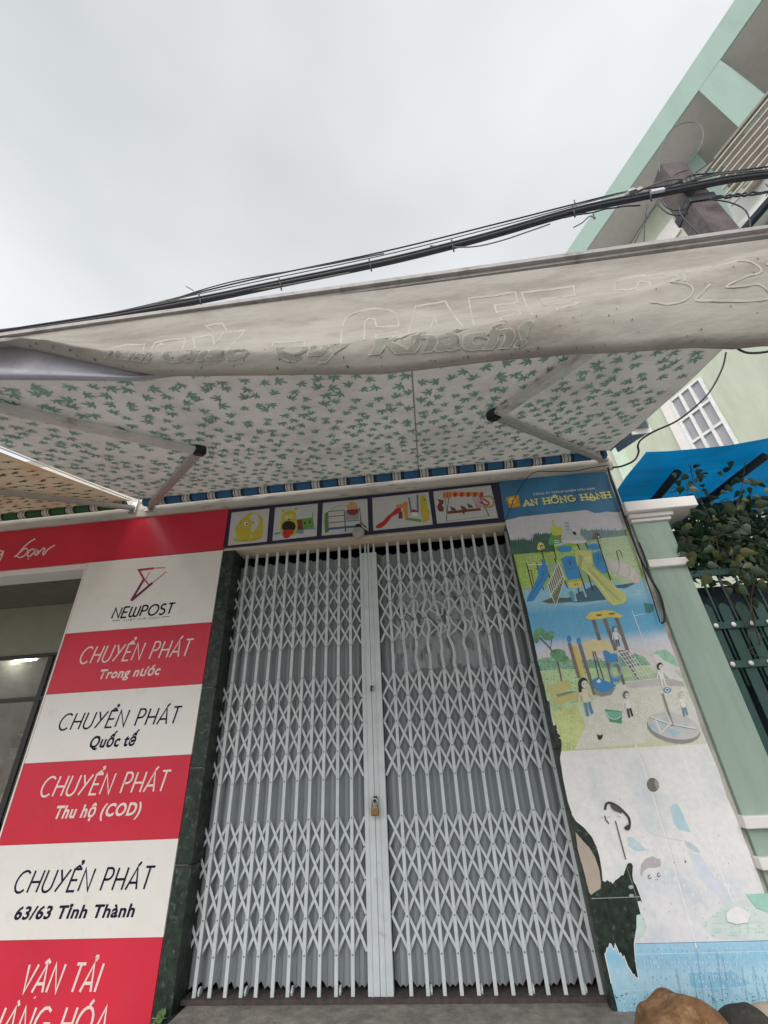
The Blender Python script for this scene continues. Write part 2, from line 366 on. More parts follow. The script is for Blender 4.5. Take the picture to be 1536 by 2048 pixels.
# ================================================================== SETTING
g = mesh_obj('street', [(-300, -300, 0), (300, -300, 0), (300, 300, 0), (-300, 300, 0)], [(0, 1, 2, 3)], M_ROAD); finish(g, kind='structure')
pv = box('pavement', (-14, -2.6, 0.004), (14, 0.02, .12), M_PAVE); finish(pv, kind='structure')

# ------------------------------------------------------------------ shop building
WT = 4.35                                      # top of the shop wall
GZ0 = at(760, 2000, .12).z                     # foot of the gate
SOFY = .14                                     # the gate stands this far behind the wall face
XL, XR = at(447, 1105).x, at(1012, 1047).x     # sides of the gate opening (marble outer edge left, poster side right)
ZL = 3.165                                     # lintel underside
shop = empty('shop_building', (-1.5, 0, 0), 'low shop building with a peeling white ledge, red header board and dark marble door surround', 'building')
def part(o): return pin(o, shop)
bm = bmesh.new()
add_box(bm, (-7.0, .0, ZL + .415), (1.70, .24, WT))              # wall above
add_box(bm, (-7.0, .0, 3.16), (-1.745, .24, ZL + .412))          # behind the red header
add_box(bm, (-1.742, .0, ZL + .003), (.765, .24, ZL + .412))
add_box(bm, (.768, .001, 0), (1.70, .24, ZL + .412))             # right pier behind the poster
add_box(bm, (-3.02, .001, 0), (-1.66, .24, 3.157))               # left pier behind the service board
part(bm_obj('wall', bm, M_WALL))
bm = bmesh.new(); add_box(bm, (-7, .245, 0), (-6.9, 6, WT)); add_box(bm, (1.6, .245, 0), (1.70, 6, WT)); add_box(bm, (-7, 6, 0), (1.7, 6.1, WT)); add_box(bm, (-7, 0, WT + .002), (1.72, 6.1, WT + .1))
add_box(bm, (-1.85, .245, 0), (-1.75, 6, 3.5))
part(bm_obj('rear_walls', bm, M_ROOM))
box('lintel_soffit', (-1.742, -.004, ZL - .012), (.72, SOFY + .06, ZL + .001), M_LINTEL, shop, .002)
part(box('white_soffit', (-7, -.004, 3.105), (-3.015, .2, 3.158), M_PLW, None, .003))
bm = bmesh.new()                                # ledge with a broken, peeling lower edge
xs = [(-7 + 8.72 * i / 130) for i in range(131)]
V = []; F = []
for i, x in enumerate(xs):
    e = .006 * noise.noise(Vector((x * 5, 0, 0))) + .004 * noise.noise(Vector((x * 23, 0, 0)))
    for (y, z) in ((.0, 3.583 + e), (-.035, 3.583 + e), (-.045 + e * .6, 3.64), (-.04, 3.715 + e * .5), (0, 3.715)): V.append((x, y, z))
for i in range(130):
    for k in range(4): a = i * 5 + k; F.append((a, a + 5, a + 6, a + 1))
F.append(tuple(range(4, -1, -1))); F.append(tuple(range(650, 655)))
bm.free(); mesh_obj('ledge', V, F, M_LEDGE, shop)
# marble slabs of the surround, each a piece
zz = [GZ0 - .02, .97, 1.50, 2.02, 2.60, ZL - .014]
for i in range(5):
    part(box('marble_slab', (-1.742, -.008, zz[i] + .002), (-1.635, SOFY + .1, zz[i + 1] - .002), M_MARBLE, None, .003))
    part(box('marble_slab', (.74, -.008, zz[i] + .002), (.83, SOFY + .1, zz[i + 1] - .002), M_MARBLE, None, .003))
rz = [0.13, .98, 1.62, 2.3, 3.1]
for i in range(4):
    part(box('marble_slab', (.832, -.007, rz[i] + .001), (1.22, -.001, rz[i + 1] - .001), M_MARBLE, None, .001))
    part(box('marble_slab', (1.222, -.007, rz[i] + .001), (1.62, -.001, rz[i + 1] - .001), M_MARBLE, None, .001))
part(box('marble_slab', (-1.742, -.02, .125), (-1.60, .0, GZ0 - .024), M_MARBLE, None, .003))
bm = bmesh.new(); add_box(bm, (-1.60, -.62, .121), (.86, .4, GZ0 - .004), .012)
stp = bm_obj('doorstep', bm, M_STEP); finish(stp, kind='structure')
box('gate_track', (-1.63, .08, GZ0 - .003), (.74, .3, GZ0 + .018), mat('rusty_track', (.07, .055, .05), rough=.9, var=.3, vscale=30), shop)
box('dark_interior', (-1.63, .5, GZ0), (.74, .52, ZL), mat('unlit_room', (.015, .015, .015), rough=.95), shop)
box('interior_floor', (-6.88, .245, GZ0 - .1), (-1.86, 5.99, GZ0), mat('floor_tiles', (.2, .18, .16), rough=.5), shop)
# open shop on the left: ceiling, transom wall, glass partition
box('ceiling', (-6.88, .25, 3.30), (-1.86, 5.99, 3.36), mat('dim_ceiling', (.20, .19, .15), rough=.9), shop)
ZTR = at(40, 1311, 1.3).z; ZMR = at(40, 1399, 1.3).z; XPO = at(62, 1436, 1.3).x
box('transom_panel', (-6.8, 1.3, ZTR), (-1.86, 1.36, 3.295), M_ROOM, shop)
M_FRM = mat('dark_bronze_frame', (.035, .033, .028), rough=.4)
gp = empty('glass_partition', (-4.4, 1.3, GZ0), 'dark framed glass partition with glow-paled panes inside the open shop behind the service board', 'partition')
fr = []
for x0, x1 in ((XPO - 1.1, XPO - 1.05), (XPO - .03, XPO + .03)): box('frame_post', (x0, 1.3, GZ0), (x1, 1.35, ZTR - .03), M_FRM, gp)
box('frame_rail', (-6.7, 1.28, ZTR - .03), (-1.86, 1.37, ZTR - .002), M_FRM, gp); box('frame_rail', (-6.7, 1.295, ZMR - .02), (-1.86, 1.355, ZMR + .02), M_FRM, gp)
M_GLASS = bpy.data.materials.new('glow_paled_pane'); M_GLASS.use_nodes = True  # pale share of the mix stands for the glow on the glass
_t = M_GLASS.node_tree; _p = _t.nodes['Principled BSDF']; _p.inputs['Base Color'].default_value = (.5, .5, .46, 1); _p.inputs['Roughness'].default_value = .25
_tr = _t.nodes.new('ShaderNodeBsdfTransparent'); _ms = _t.nodes.new('ShaderNodeMixShader'); _nz = _t.nodes.new('ShaderNodeTexNoise'); _nz.inputs['Scale'].default_value = 7
_cr = _t.nodes.new('ShaderNodeValToRGB'); _cr.color_ramp.elements[0].position = .35; _cr.color_ramp.elements[0].color = (.2,) * 3 + (1,); _cr.color_ramp.elements[1].color = (.6,) * 3 + (1,)
_t.links.new(_nz.outputs[0], _cr.inputs[0]); _t.links.new(_cr.outputs[0], _ms.inputs[0]); _t.links.new(_tr.outputs[0], _ms.inputs[1]); _t.links.new(_p.outputs[0], _ms.inputs[2]); _t.links.new(_ms.outputs[0], _t.nodes['Material Output'].inputs[0])
for x0, x1 in ((XPO - 1.05, XPO - .03), (XPO + .03, -1.87)):
    box('pane', (x0, 1.32, ZMR + .02), (x1, 1.326, ZTR - .03), M_GLASS, gp); box('pane', (x0, 1.32, GZ0 + .8), (x1, 1.326, ZMR - .02), M_GLASS, gp)
tl = empty('ceiling_tube_light', (-5.2, 3.4, 3.2), 'lit white tube light seen through the glass inside the open shop', 'lamp')
tube('tube', [at(-60, 1327, 3.4), at(72, 1318, 3.4)], .022, emat('tube_glow', (.95, 1, .95), 30), tl)
beam('housing', at(-64, 1327, 3.4) + Vector((0, .02, .035)), at(76, 1318, 3.4) + Vector((0, .02, .035)), .05, .03, M_PLW, tl)

# ------------------------------------------------------------------ header board and service board
hb = empty('header_sign', (-4, 0, 3.2), 'long glossy red header board with cursive white lettering above the open shop', 'sign')
box('board', (-7, -.016, 3.163), (-1.748, -.001, 3.578), M_RED, hb, .001)
z8 = zoomf(0, 1000, 3.413); HF = Flat(wallfn(-.0165, z8))
for s in ([(240, 266), (205, 285), (160, 325), (125, 368), (98, 388)], [(112, 382), (135, 392), (168, 378), (190, 348), (176, 330), (150, 345), (125, 368)],
          [(238, 345), (220, 335), (198, 352), (188, 378), (202, 385), (228, 362), (246, 338), (236, 368), (250, 374), (268, 350)],
          [(262, 340), (252, 374), (278, 346), (300, 328), (306, 338), (292, 364), (300, 372), (325, 340), (350, 322), (375, 308)],
          [(20, 352), (0, 346), (-18, 362), (-20, 380), (0, 378), (24, 350), (10, 390), (-8, 418), (-30, 424)],
          [(-95, 352), (-102, 388), (-78, 362), (-58, 352), (-62, 390), (-42, 388), (-25, 370)]):
    HF.rib(s, 9, M_LETW, 2, smooth=True, n=5)
HF.disc((192, 402), 5, 5, M_LETW, 2)
HF.build('lettering', hb)

sb = empty('service_board', (-2.38, 0, .13), 'tall white and red striped courier service board beside the folding gate', 'sign')
X0, X1 = -3.012, -1.746
ZB = [at(200, 1263).z, at(250, 1379).z, at(220, 1518).z, at(190, 1683).z, at(160, 1876.5).z]
bands = [(3.158, ZB[0], 'white'), (ZB[0], ZB[1], 'red'), (ZB[1], ZB[2], 'white'), (ZB[2], ZB[3], 'red'), (ZB[3], ZB[4], 'white'), (ZB[4], .14, 'red')]
for a, b, c in bands:
    o = box('band_panel', (X0, -.014, b + .0008), (X1, -.001, a - .0008), M_RED if c == 'red' else M_WHITE, sb, .0008); o['label'] = c + ' band of the board'
box('edge_trim', (X0 - .012, -.018, .14), (X0 - .001, .0, 3.155), M_PLW, sb)
YB = -.0145
letters('lettering', 'CHUYỂN PHÁT', (155, 1328), (388, 1278), .0122, M_LETW, sb, YB)
letters('lettering', 'CHUYỂN PHÁT', (113, 1461), (365, 1413), .0122, M_NAVY, sb, YB)
letters('lettering', 'CHUYỂN PHÁT', (76, 1594), (343, 1541), .0122, M_LETW, sb, YB)
letters('lettering', 'CHUYỂN PHÁT', (23, 1786), (311, 1733), .0122, M_NAVY, sb, YB)
letters('lettering', 'VẬN TẢI', (37, 1985), (210, 1927), .0135, M_LETW, sb, YB)
letters('lettering', 'HÀNG HÓA', (-35, 2078), (226, 2014), .0135, M_LETW, sb, YB)
typed('lettering', 'Trong nước', (195, 1358), (325, 1330), M_LETW, sb, YB, bold=.030)
typed('lettering', 'Quốc tế', (176, 1496), (278, 1466), M_NAVY, sb, YB, bold=.030)
typed('lettering', 'Thu hộ (COD)', (105, 1637), (288, 1603), M_LETW, sb, YB, bold=.030)
typed('lettering', '63/63 Tỉnh Thành', (26, 1839), (275, 1806), M_NAVY, sb, YB, bold=.030)
letters('lettering', 'NEWPOST', (222, 1237), (351, 1206), .0145, M_NAVY, sb, YB, shear=.16, gap=.13)
typed('lettering', 'VƯỢT THỜI GIAN', (246, 1243), (319, 1233), mat('grey_lettering', (.25, .24, .25), rough=.6), sb, YB, shear=.1)
LG = Flat(wallfn(YB, z8)); CR = mat('crimson_logo', (.42, .015, .07), rough=.4); PL = mat('plum_logo', (.12, .012, .06), rough=.4); PK = mat('rose_logo', (.55, .25, .28), rough=.4)
LG.rib([(1050, 466), (948, 478), (985, 545)], 15, CR, 3); LG.rib([(1128, 461), (1050, 466)], 9, PK, 2)
LG.rib([(980, 545), (895, 688)], 15, PL, 3); LG.rib([(895, 688), (1040, 566)], 15, PL, 3); LG.rib([(1040, 566), (1135, 489)], 9, PK, 2)
LG.rib([(985, 540), (1015, 578)], 10, CR, 4); LG.rib([(1022, 492), (985, 560)], 8, PK, 4)
LG.rib([(765, 825), (820, 821)], 4, PL, 2); LG.rib([(1105, 799), (1158, 795)], 4, PL, 2)
LG.build('logo', sb)

# ------------------------------------------------------------------ picture strip above the gate
ps = empty('picture_strip', (-.5, 0, 3.17), 'navy framed strip of five play equipment pictures above the gate', 'sign')
zD = zoomf(440, 980, 4.8); zE = zoomf(730, 950, 5.297)
M_NV = mat('navy_strip', (.022, .018, .055), rough=.35); M_PAP = mat('grey_white_print_paper', (.56, .55, .54), rough=.3, var=.04)
box('backing', (-1.745, -.010, 3.178), (.772, -.001, 3.576), M_NV, ps, .001)
def cell(name, fr_, pts, label, art):
    F = Flat(wallfn(-.0105, fr_)); F.poly(pts, M_PAP, 1); art(F); o = F.build(name, ps); o['label'] = label
YE, YE2, OR, BK, RD, GR, BL, BR, WH = ink(196, 178, 60), ink(160, 145, 60), ink(205, 140, 70), ink(30, 25, 30), ink(190, 50, 45), ink(100, 150, 75), ink(110, 145, 180), ink(120, 55, 45), ink(225, 225, 215)
def a1(F):
    F.poly([(120, 470), (160, 462), (150, 400), (140, 370), (160, 345), (205, 285), (270, 225), (320, 212), (375, 235), (412, 270), (415, 400), (400, 460), (330, 490), (200, 497), (140, 490)], YE, 2)
    F.poly([(285, 255), (325, 222), (360, 240), (378, 290), (370, 330), (345, 370), (318, 405), (292, 395), (300, 345), (318, 310), (290, 285)], M_PAP, 3)
    F.disc((253, 325), 21, 20, WH, 4); F.disc((257, 326), 10, 10, BK, 5); F.disc((318, 313), 10, 8, YE2, 5); F.disc((322, 313), 4, 4, BK, 6)
    F.rib([(130, 478), (200, 484), (300, 480), (395, 455)], 6, YE2, 4, smooth=True); F.rib([(297, 430), (302, 462)], 5, WH, 4); F.rib([(212, 290), (160, 350)], 5, YE2, 4)
def a2(F):
    F.poly([(730, 285), (890, 262), (905, 345), (880, 372), (790, 385), (740, 380)], GR, 2); F.rib([(890, 215), (888, 300)], 9, GR, 3); F.poly([(740, 285), (785, 282), (800, 385), (745, 385)], BR, 3)
    F.disc((815, 318), 8, 12, BK, 4); F.disc((862, 310), 8, 12, BK, 4)
    F.poly([(580, 290), (605, 225), (640, 198), (690, 192), (725, 215), (735, 280), (745, 340), (735, 415), (700, 440), (600, 440), (578, 380)], YE, 4)
    F.disc((605, 198), 15, 14, YE, 3); F.disc((732, 180), 17, 15, YE, 3); F.rib([(720, 190), (710, 220)], 8, YE, 3)
    F.disc((660, 350), 67, 55, BK, 5); F.disc((655, 405), 55, 28, RD, 6); F.disc((640, 428), 40, 36, RD, 6, rot=-20)
    F.disc((640, 262), 17, 18, WH, 6); F.disc((682, 256), 15, 16, WH, 6); F.disc((640, 264), 6, 8, BK, 7); F.disc((684, 258), 6, 8, BK, 7); F.disc((660, 284), 11, 8, BR, 7)
    F.poly([(525, 410), (580, 402), (585, 420), (520, 430)], BL, 3); F.disc((768, 402), 40, 20, BL, 5); F.poly([(860, 360), (920, 358), (915, 375), (850, 382)], BL, 3)
def a3(F):
    F.poly([(1005, 225), (1040, 205), (1045, 400), (1010, 410), (1000, 300)], ink(95, 125, 75), 2)
    for a, b in (((1040, 207), (1190, 193)), ((1040, 257), (1190, 243)), ((1040, 315), (1360, 287))): F.rib([a, b], 9, ink(125, 110, 90), 4)
    F.rib([(1192, 190), (1205, 395)], 9, ink(80, 80, 85), 4); F.rib([(1338, 170), (1358, 330)], 9, ink(80, 90, 85), 4); F.rib([(1060, 190), (1130, 155), (1215, 150)], 5, ink(120, 150, 130), 3, smooth=True)
    F.rib([(1025, 375), (1340, 345)], 22, ink(70, 100, 135), 3); F.poly([(1200, 205), (1330, 195), (1335, 280), (1205, 290)], ink(150, 150, 160), 3)
    F.disc((1272, 165), 52, 52, ink(205, 150, 95), 5); F.poly([(1214, 192), (1335, 180), (1325, 220), (1290, 244), (1240, 240), (1218, 215)], BR, 6)
    F.rib([(1345, 310), (1405, 360)], 10, BK, 5); F.disc((1018, 400), 9, 10, BK, 5); F.disc((1205, 390), 8, 9, BK, 5)
def a4(F):
    F.poly([(108, 540), (150, 515), (190, 490), (230, 440), (290, 395), (320, 360), (350, 345), (385, 350), (380, 385), (340, 415), (290, 440), (250, 490), (215, 530), (165, 565), (120, 565)], RD, 3)
    F.rib([(130, 540), (200, 505), (260, 440), (350, 370)], 7, ink(150, 30, 40), 4, smooth=True)
    F.poly([(335, 315), (400, 305), (405, 285), (450, 280), (460, 460), (425, 470), (400, 350), (330, 345)], OR, 4); F.poly([(355, 400), (395, 380), (400, 460), (355, 465)], BR, 3)
    F.poly([(585, 215), (640, 208), (660, 300), (685, 400), (680, 480), (620, 510), (600, 440), (580, 330)], YE, 4); F.poly([(430, 450), (600, 470), (600, 500), (420, 475)], GR, 3)
    F.rib([(465, 235), (490, 400)], 18, ink(95, 110, 150), 3); F.rib([(555, 210), (560, 400)], 20, ink(95, 110, 150), 3); F.disc((520, 385), 32, 22, ink(170, 60, 80), 5); F.poly([(495, 395), (555, 395), (560, 440), (500, 435)], WH, 5)
    F.disc((628, 262), 7, 9, BK, 5)
def a5(F):
    for i in range(12):
        a = 835 + i * 35; F.poly([(a, 182), (a + 34, 181), (a + 32, 222 + (i % 2) * 8), (a - 4, 225 + (i % 2) * 8)], (OR, RD)[i % 2], 4)
    F.poly([(828, 182), (920, 180), (915, 235), (828, 248)], OR, 5)
    for a in (838, 872, 900): F.rib([(a, 184), (a - 2, 244)], 9, RD, 6)
    F.rib([(886, 240), (860, 490)], 7, BK, 4); F.rib([(848, 245), (868, 400)], 5, BK, 3); F.rib([(1212, 222), (1318, 440)], 8, BK, 4); F.rib([(1140, 225), (1185, 350)], 5, BK, 3); F.rib([(870, 488), (1315, 432)], 4, ink(110, 100, 100), 3)
    F.poly([(870, 385), (1215, 350), (1235, 375), (1060, 392), (1050, 420), (1030, 398), (880, 412)], BR, 4)
    for c in ((930, 355), (1040, 345), (1110, 325)): F.poly([(c[0] - 30, c[1] - 25), (c[0] + 20, c[1] - 5), (c[0] + 40, c[1] + 20), (c[0] - 15, c[1] + 22)], ink(90, 75, 60), 5)
    F.poly([(765, 250), (800, 262), (835, 265), (830, 300), (812, 320), (835, 345), (832, 388), (785, 385), (762, 340), (785, 290)], BR, 4)
    F.rib([(1235, 240), (1320, 225), (1365, 270), (1345, 330), (1250, 340)], 16, YE2, 4, smooth=True); F.rib([(1245, 250), (1310, 290), (1290, 320), (1215, 285)], 16, RD, 5, smooth=True)
    for i in range(6): F.rib([(1170 + i * 12, 230), (1185 + i * 10, 350)], 3, RD, 4)
cell('picture_panel', zD, [(112, 217), (475, 177), (449, 495), (75, 534)], 'yellow duck rocker picture', a1)
cell('picture_panel', zD, [(530, 170), (940, 130), (928, 442), (503, 487)], 'yellow bear tunnel picture', a2)
cell('picture_panel', zD, [(988, 124), (1414, 84), (1426, 398), (976, 439)], 'blue and grey swing frame picture', a3)
cell('picture_panel', zE, [(76, 243), (671, 180), (718, 524), (88, 590)], 'red slide and swing picture', a4)
cell('picture_panel', zE, [(722, 174), (1332, 108), (1410, 455), (764, 515)], 'striped canopy swing bench picture', a5)

# ------------------------------------------------------------------ folding gate: two leaves
GY = .125
def gx(px, py=1995): return at(px, py, GY).x
def gz(py, px=703): return at(px, py, GY).z
bars_l = [gx(330 + v / 3.268) for v in (95, 195, 295, 397, 500, 597, 705, 805, 905, 1010, 1122, 1232)]
cz = [gx(737), gx(762), gx(789)]
bars_r = [cz[2] + .004 + .0935 * (i + 1) for i in range(12)]
ZT = ZL - .02; ZS = gz(1108, 715)
groups_z = [(gz(1131, 715), gz(1287, 715)), (gz(1347, 715), gz(1553)), (gz(1631), gz(1903))]
dent_c = at(895, 1245, GY)
def dent(p, amt=1.0):                           # crushed area high on the right leaf
    dx, dz = (p.x - dent_c.x) / .46, (p.z - dent_c.z) / .36; k = math.exp(-(dx * dx + dz * dz) * 1.3) * amt
    if k < .03: return p
    return p + Vector((.055 * k * noise.noise(Vector((p.x * 9, 3, p.z * 9))) + .028 * k * noise.noise(Vector((p.x * 30, 1, p.z * 26))), -.02 * k * abs(noise.noise(Vector((p.x * 12, 7, p.z * 14)))), .02 * k * noise.noise(Vector((p.x * 17, 9, p.z * 17)))))
def seg_strip(name, p, q, w_, t_, m, parent, sub=1, d=False):
    bm = bmesh.new(); pts = [Vector(p).lerp(Vector(q), i / sub) for i in range(sub + 1)]
    if d: pts = [dent(x) for x in pts]
    ax = (Vector(q) - Vector(p)).normalized(); side = Vector((ax.z, 0, -ax.x)); V = []; F = []
    for x in pts:
        for sx, sy in ((-1, -1), (1, -1), (1, 1), (-1, 1)): V.append(x + side * (sx * w_ / 2) + Vector((0, sy * t_ / 2, 0)))
    for i in range(sub):
        for k in range(4): a = i * 4 + k; b = i * 4 + (k + 1) % 4; F.append((a, b, b + 4, a + 4))
    F += [(3, 2, 1, 0), tuple(sub * 4 + k for k in range(4))]; bm.free()
    return mesh_obj(name, V, F, m, parent)
def leaf(bars, edge, stile, side, label):
    root = empty('folding_gate_leaf', (sum(bars) / len(bars), GY, GZ0), label, 'gate', 'leaves of the folding steel gate')
    right = side > 0
    for i, x in enumerate(bars):
        o = seg_strip('bar', (x, GY - .012, GZ0 + .012 if i % 4 else GZ0 - .002), (x, GY - .012, ZT), .0205, .013, M_METAL, root, 40 if right else 1, right)
        if not right and i % 3 == 1: pass
    xs = sorted(bars + [edge]); 
    # short bars of the next fold half hidden at the jamb
    xs_all = xs
    for a, b in zip(xs_all, xs_all[1:]):
        for zt, zb in groups_z:
            H = (zt - zb) / 4
            for r in range(4):
                t0 = zt - r * H - .006; t1 = t0 - H * .96
                seg_strip('lattice_strip', (a + .004, GY + .001, t0), (b - .004, GY + .001, t1), .0150, .004, M_METAL, root, 6 if right else 1, right)
                seg_strip('lattice_strip', (b - .004, GY + .009, t0 - .004), (a + .004, GY + .009, t1 - .004), .0150, .004, M_METAL, root, 6 if right else 1, right)
    V = []; F = []                                  # small rivets where strips cross the bars
    for b_ in bars:
        for zt, zb in groups_z:
            H = (zt - zb) / 4
            for r in range(5):
                c = dent(Vector((b_, GY - .0195, zt - r * H - .01))) if right else Vector((b_, GY - .0195, zt - r * H - .01)); i0 = len(V)
                for k in range(6): V.append(c + Vector((.0055 * math.cos(k * 1.047), 0, .0055 * math.sin(k * 1.047))))
                for k in range(6): V.append(c + Vector((.0055 * math.cos(k * 1.047), .003, .0055 * math.sin(k * 1.047))))
                F.append(tuple(range(i0, i0 + 6))); F += [(i0 + k, i0 + (k + 1) % 6, i0 + 6 + (k + 1) % 6, i0 + 6 + k) for k in range(6)]
    mesh_obj('rivets', V, F, mat('grimy_rivet', (.20, .19, .17), rough=.6), root)['kind'] = 'stuff'
    # folded sheet behind every gap, its foot cut in a shallow V
    jam = min(xs) - .09 if side < 0 else max(xs) + .09
    ext = sorted(xs + [jam])
    for a, b in zip(ext, ext[1:]):
        n = 8; V = []; F = []; wv = b - a
        prof = [(0, .058), (.05, .062), (.34, .040), (.37, .047), (.5, .044), (.63, .047), (.66, .040), (.95, .062), (1, .058)]
        bot = [.030, .026, .004, .006, .016, .006, .004, .026, .030]; top = [.0, -.006, -.024, -.026, -.03, -.026, -.024, -.006, .0]
        for (u, dy), bz, tz in zip(prof, bot, top):
            jit = rnd.uniform(-.0015, .0015)
            V += [(a + u * wv, GY + dy, GZ0 + .03 + bz + jit), (a + u * wv, GY + dy, ZS + tz + .012)]
        for k in range(8): F.append((2 * k, 2 * k + 2, 2 * k + 3, 2 * k + 1))
        mesh_obj('sheet_panel', V, F, M_SHEET, root)
    a, b = stile
    bm = bmesh.new(); add_box(bm, (a + .001, GY - .02, GZ0 - .001), (b - .001, GY + .03, ZT - .085), .003)
    k = (b - a)
    for u0, u1 in ((0, .16), (.62, .80)): add_box(bm, (a + k * u0, GY - .018, ZT - .0865), (a + k * u1, GY + .02, ZT))
    add_box(bm, (a + k * .36, GY - .026, GZ0), (a + k * .44, GY - .0195, ZT - .1), .002)
    bm_obj('stile', bm, M_METAL, root)
    for i in range(1, len(bars), 3):
        V, F = tube_data([(bars[i] + .014, GY + .02, GZ0 + .03), (bars[i] + .024, GY + .02, GZ0 + .03)], .024, 12); mesh_obj('roller', V, F, M_METAL, root)
    return root
LL = leaf(bars_l, cz[0], (cz[0], cz[1]), -1, 'left leaf of the pale grey folding lattice gate, next to the service board')
RL = leaf(bars_r, cz[2] + .001, (cz[1], cz[2]), 1, 'right leaf of the grey folding lattice gate, bent high up, next to the poster')
F = Flat(lambda u, v, l: Vector((u, GY - .0275, v)))
# lock slot and padlock
p = at(743, 1377, GY - .03); box('keyhole', (p.x - .008, GY - .031, p.z - .02), (p.x + .008, GY - .0285, p.z + .02), M_BLACK, RL)
tube('latch', [(p.x + .010, GY - .035, p.z - .018), (p.x + .013, GY - .035, p.z + .018)], .005, M_STEEL, RL)
p = at(750, 1620, GY - .06)
pl = empty('padlock', (p.x, GY - .06, p.z), 'tarnished brass padlock with a steel shackle hanging on the centre of the gate', 'padlock')
bm = bmesh.new(); add_box(bm, (p.x - .026, GY - .075, p.z - .032), (p.x + .026, GY - .048, p.z + .018), .007); bm_obj('body', bm, M_BRASS, pl)
tube('shackle', [(p.x - .017, GY - .062, p.z + .015), (p.x - .017, GY - .062, p.z + .045)] + [(p.x + .017 * math.cos(R_(a)), GY - .062, p.z + .045 + .018 * math.sin(R_(a))) for a in (150, 120, 90, 60, 30, 0)] + [(p.x + .017, GY - .062, p.z + .015)], .005, M_STEEL, pl)
box('hasp', (p.x - .010, GY - .064, p.z + .04), (p.x + .012, GY - .0265, p.z + .075), M_BLACK, pl, .002)
# crumpled clear film caught on the right leaf
bm = bmesh.new(); nx, nzv = 60, 60; c0 = at(785, 1180, GY - .03); c1 = at(985, 1330, GY - .03); V = []; FF = []
for j in range(nzv + 1):
    for i in range(nx + 1):
        u, v = i / nx, j / nzv; x = c0.x + (c1.x - c0.x) * u; z = c0.z + .06 + (c1.z - c0.z - .06) * v
        wx = .05 * noise.noise(Vector((v * 5, 2, 0))); wz = .06 * noise.noise(Vector((u * 5, 5, 0)))
        dy = .03 * abs(noise.noise(Vector((u * 14, v * 5, 1)))) + .018 * abs(noise.noise(Vector((u * 34, v * 14, 4))))
        V.append((x + wx * (1 if i > nx / 2 else -1), GY - .032 - dy, z + wz * (1 if j < nzv / 2 else -1)))
for j in range(nzv):
    for i in range(nx):
        if noise.noise(Vector((i * .19, j * .10, 8))) > -.12: a = j * (nx + 1) + i; FF.append((a, a + 1, a + nx + 2, a + nx + 1))
bm.free()
M_FILM = bpy.data.materials.new('clear_plastic_film'); M_FILM.use_nodes = True; _t = M_FILM.node_tree; _p = _t.nodes['Principled BSDF']
_p.inputs['Base Color'].default_value = (.55, .6, .62, 1); _p.inputs['Roughness'].default_value = .12; _p.inputs['Specular IOR Level'].default_value = .9
_tr = _t.nodes.new('ShaderNodeBsdfTransparent'); _ms = _t.nodes.new('ShaderNodeMixShader'); _ms.inputs[0].default_value = .26
_t.links.new(_tr.outputs[0], _ms.inputs[1]); _t.links.new(_p.outputs[0], _ms.inputs[2]); _t.links.new(_ms.outputs[0], _t.nodes['Material Output'].inputs[0])
o = mesh_obj('plastic_film', V, FF, M_FILM, None, True); finish(o, 'crumpled clear plastic film caught on the bent upper part of the gate', 'plastic sheet')

# wall lamp globe
p = at(717, 1066, -.09)
lp = empty('wall_lamp', (p.x, -.01, p.z + .06), 'small dusty glass globe lamp on a black arm above the gate', 'lamp')
bm = bmesh.new(); bmesh.ops.create_uvsphere(bm, u_segments=24, v_segments=16, radius=.052, matrix=Matrix.Translation(p)); bm_obj('globe', bm, M_GLOBE, lp, True)
tube('holder', [p + Vector((0, 0, .045)), p + Vector((0, 0, .075))], .026, M_BLACK, lp, 16)
tube('arm', [p + Vector((0, 0, .07)), p + Vector((.01, .04, .085)), p + Vector((.03, .085, .07))], .008, M_BLACK, lp)
tube('arm', [p + Vector((.0, .05, .07)), p + Vector((.07, .07, .045))], .007, M_BLACK, lp)

# ------------------------------------------------------------------ torn poster on the right pier
YP = -.0095
poster = empty('playground_poster', (1.25, -.01, .13), 'tall torn and faded playground equipment poster between the gate and the green pillar', 'poster')
PL_ = [(997.6, 963), (1004, 1000), (1012, 1041), (1035.7, 1149), (1053, 1213.5), (1076.7, 1325), (1085.5, 1357), (1094, 1400), (1099, 1404), (1101.6, 1427), (1107, 1452), (1113, 1448), (1115, 1466), (1123.6, 1474), (1123, 1500), (1120, 1515.6), (1126, 1557), (1136, 1604.7),
       (1144, 1628), (1152.7, 1642), (1169, 1655), (1184, 1673), (1194, 1694), (1200, 1714.6), (1204, 1738), (1206, 1760.6), (1210, 1763), (1215, 1759), (1219.5, 1763), (1222, 1762), (1225.5, 1766.5), (1230, 1760), (1236, 1756), (1243, 1749), (1246, 1750), (1252, 1732), (1255, 1726), (1260, 1725), (1264, 1726), (1266.5, 1732), (1265.6, 1750), (1267.6, 1762),
       (1273, 1771), (1282, 1795), (1285.5, 1809.6), (1281, 1803), (1276, 1803.6), (1282.5, 1830), (1283.4, 1839), (1279, 1851), (1274, 1852), (1271.5, 1869), (1268.5, 1887), (1270, 1910.5), (1273, 1934), (1277, 1958), (1270, 1953), (1264, 1946), (1255, 1931), (1248, 1912), (1246, 1916), (1241, 1906), (1239, 1909), (1234, 1896), (1230, 1887), (1229, 1899), (1226, 1897), (1222, 1888), (1219.5, 1887), (1217, 1896), (1214, 1896), (1212, 1905), (1209.7, 1907.5), (1222.5, 1967), (1234, 2014), (1240, 2048), (1252, 2110)]
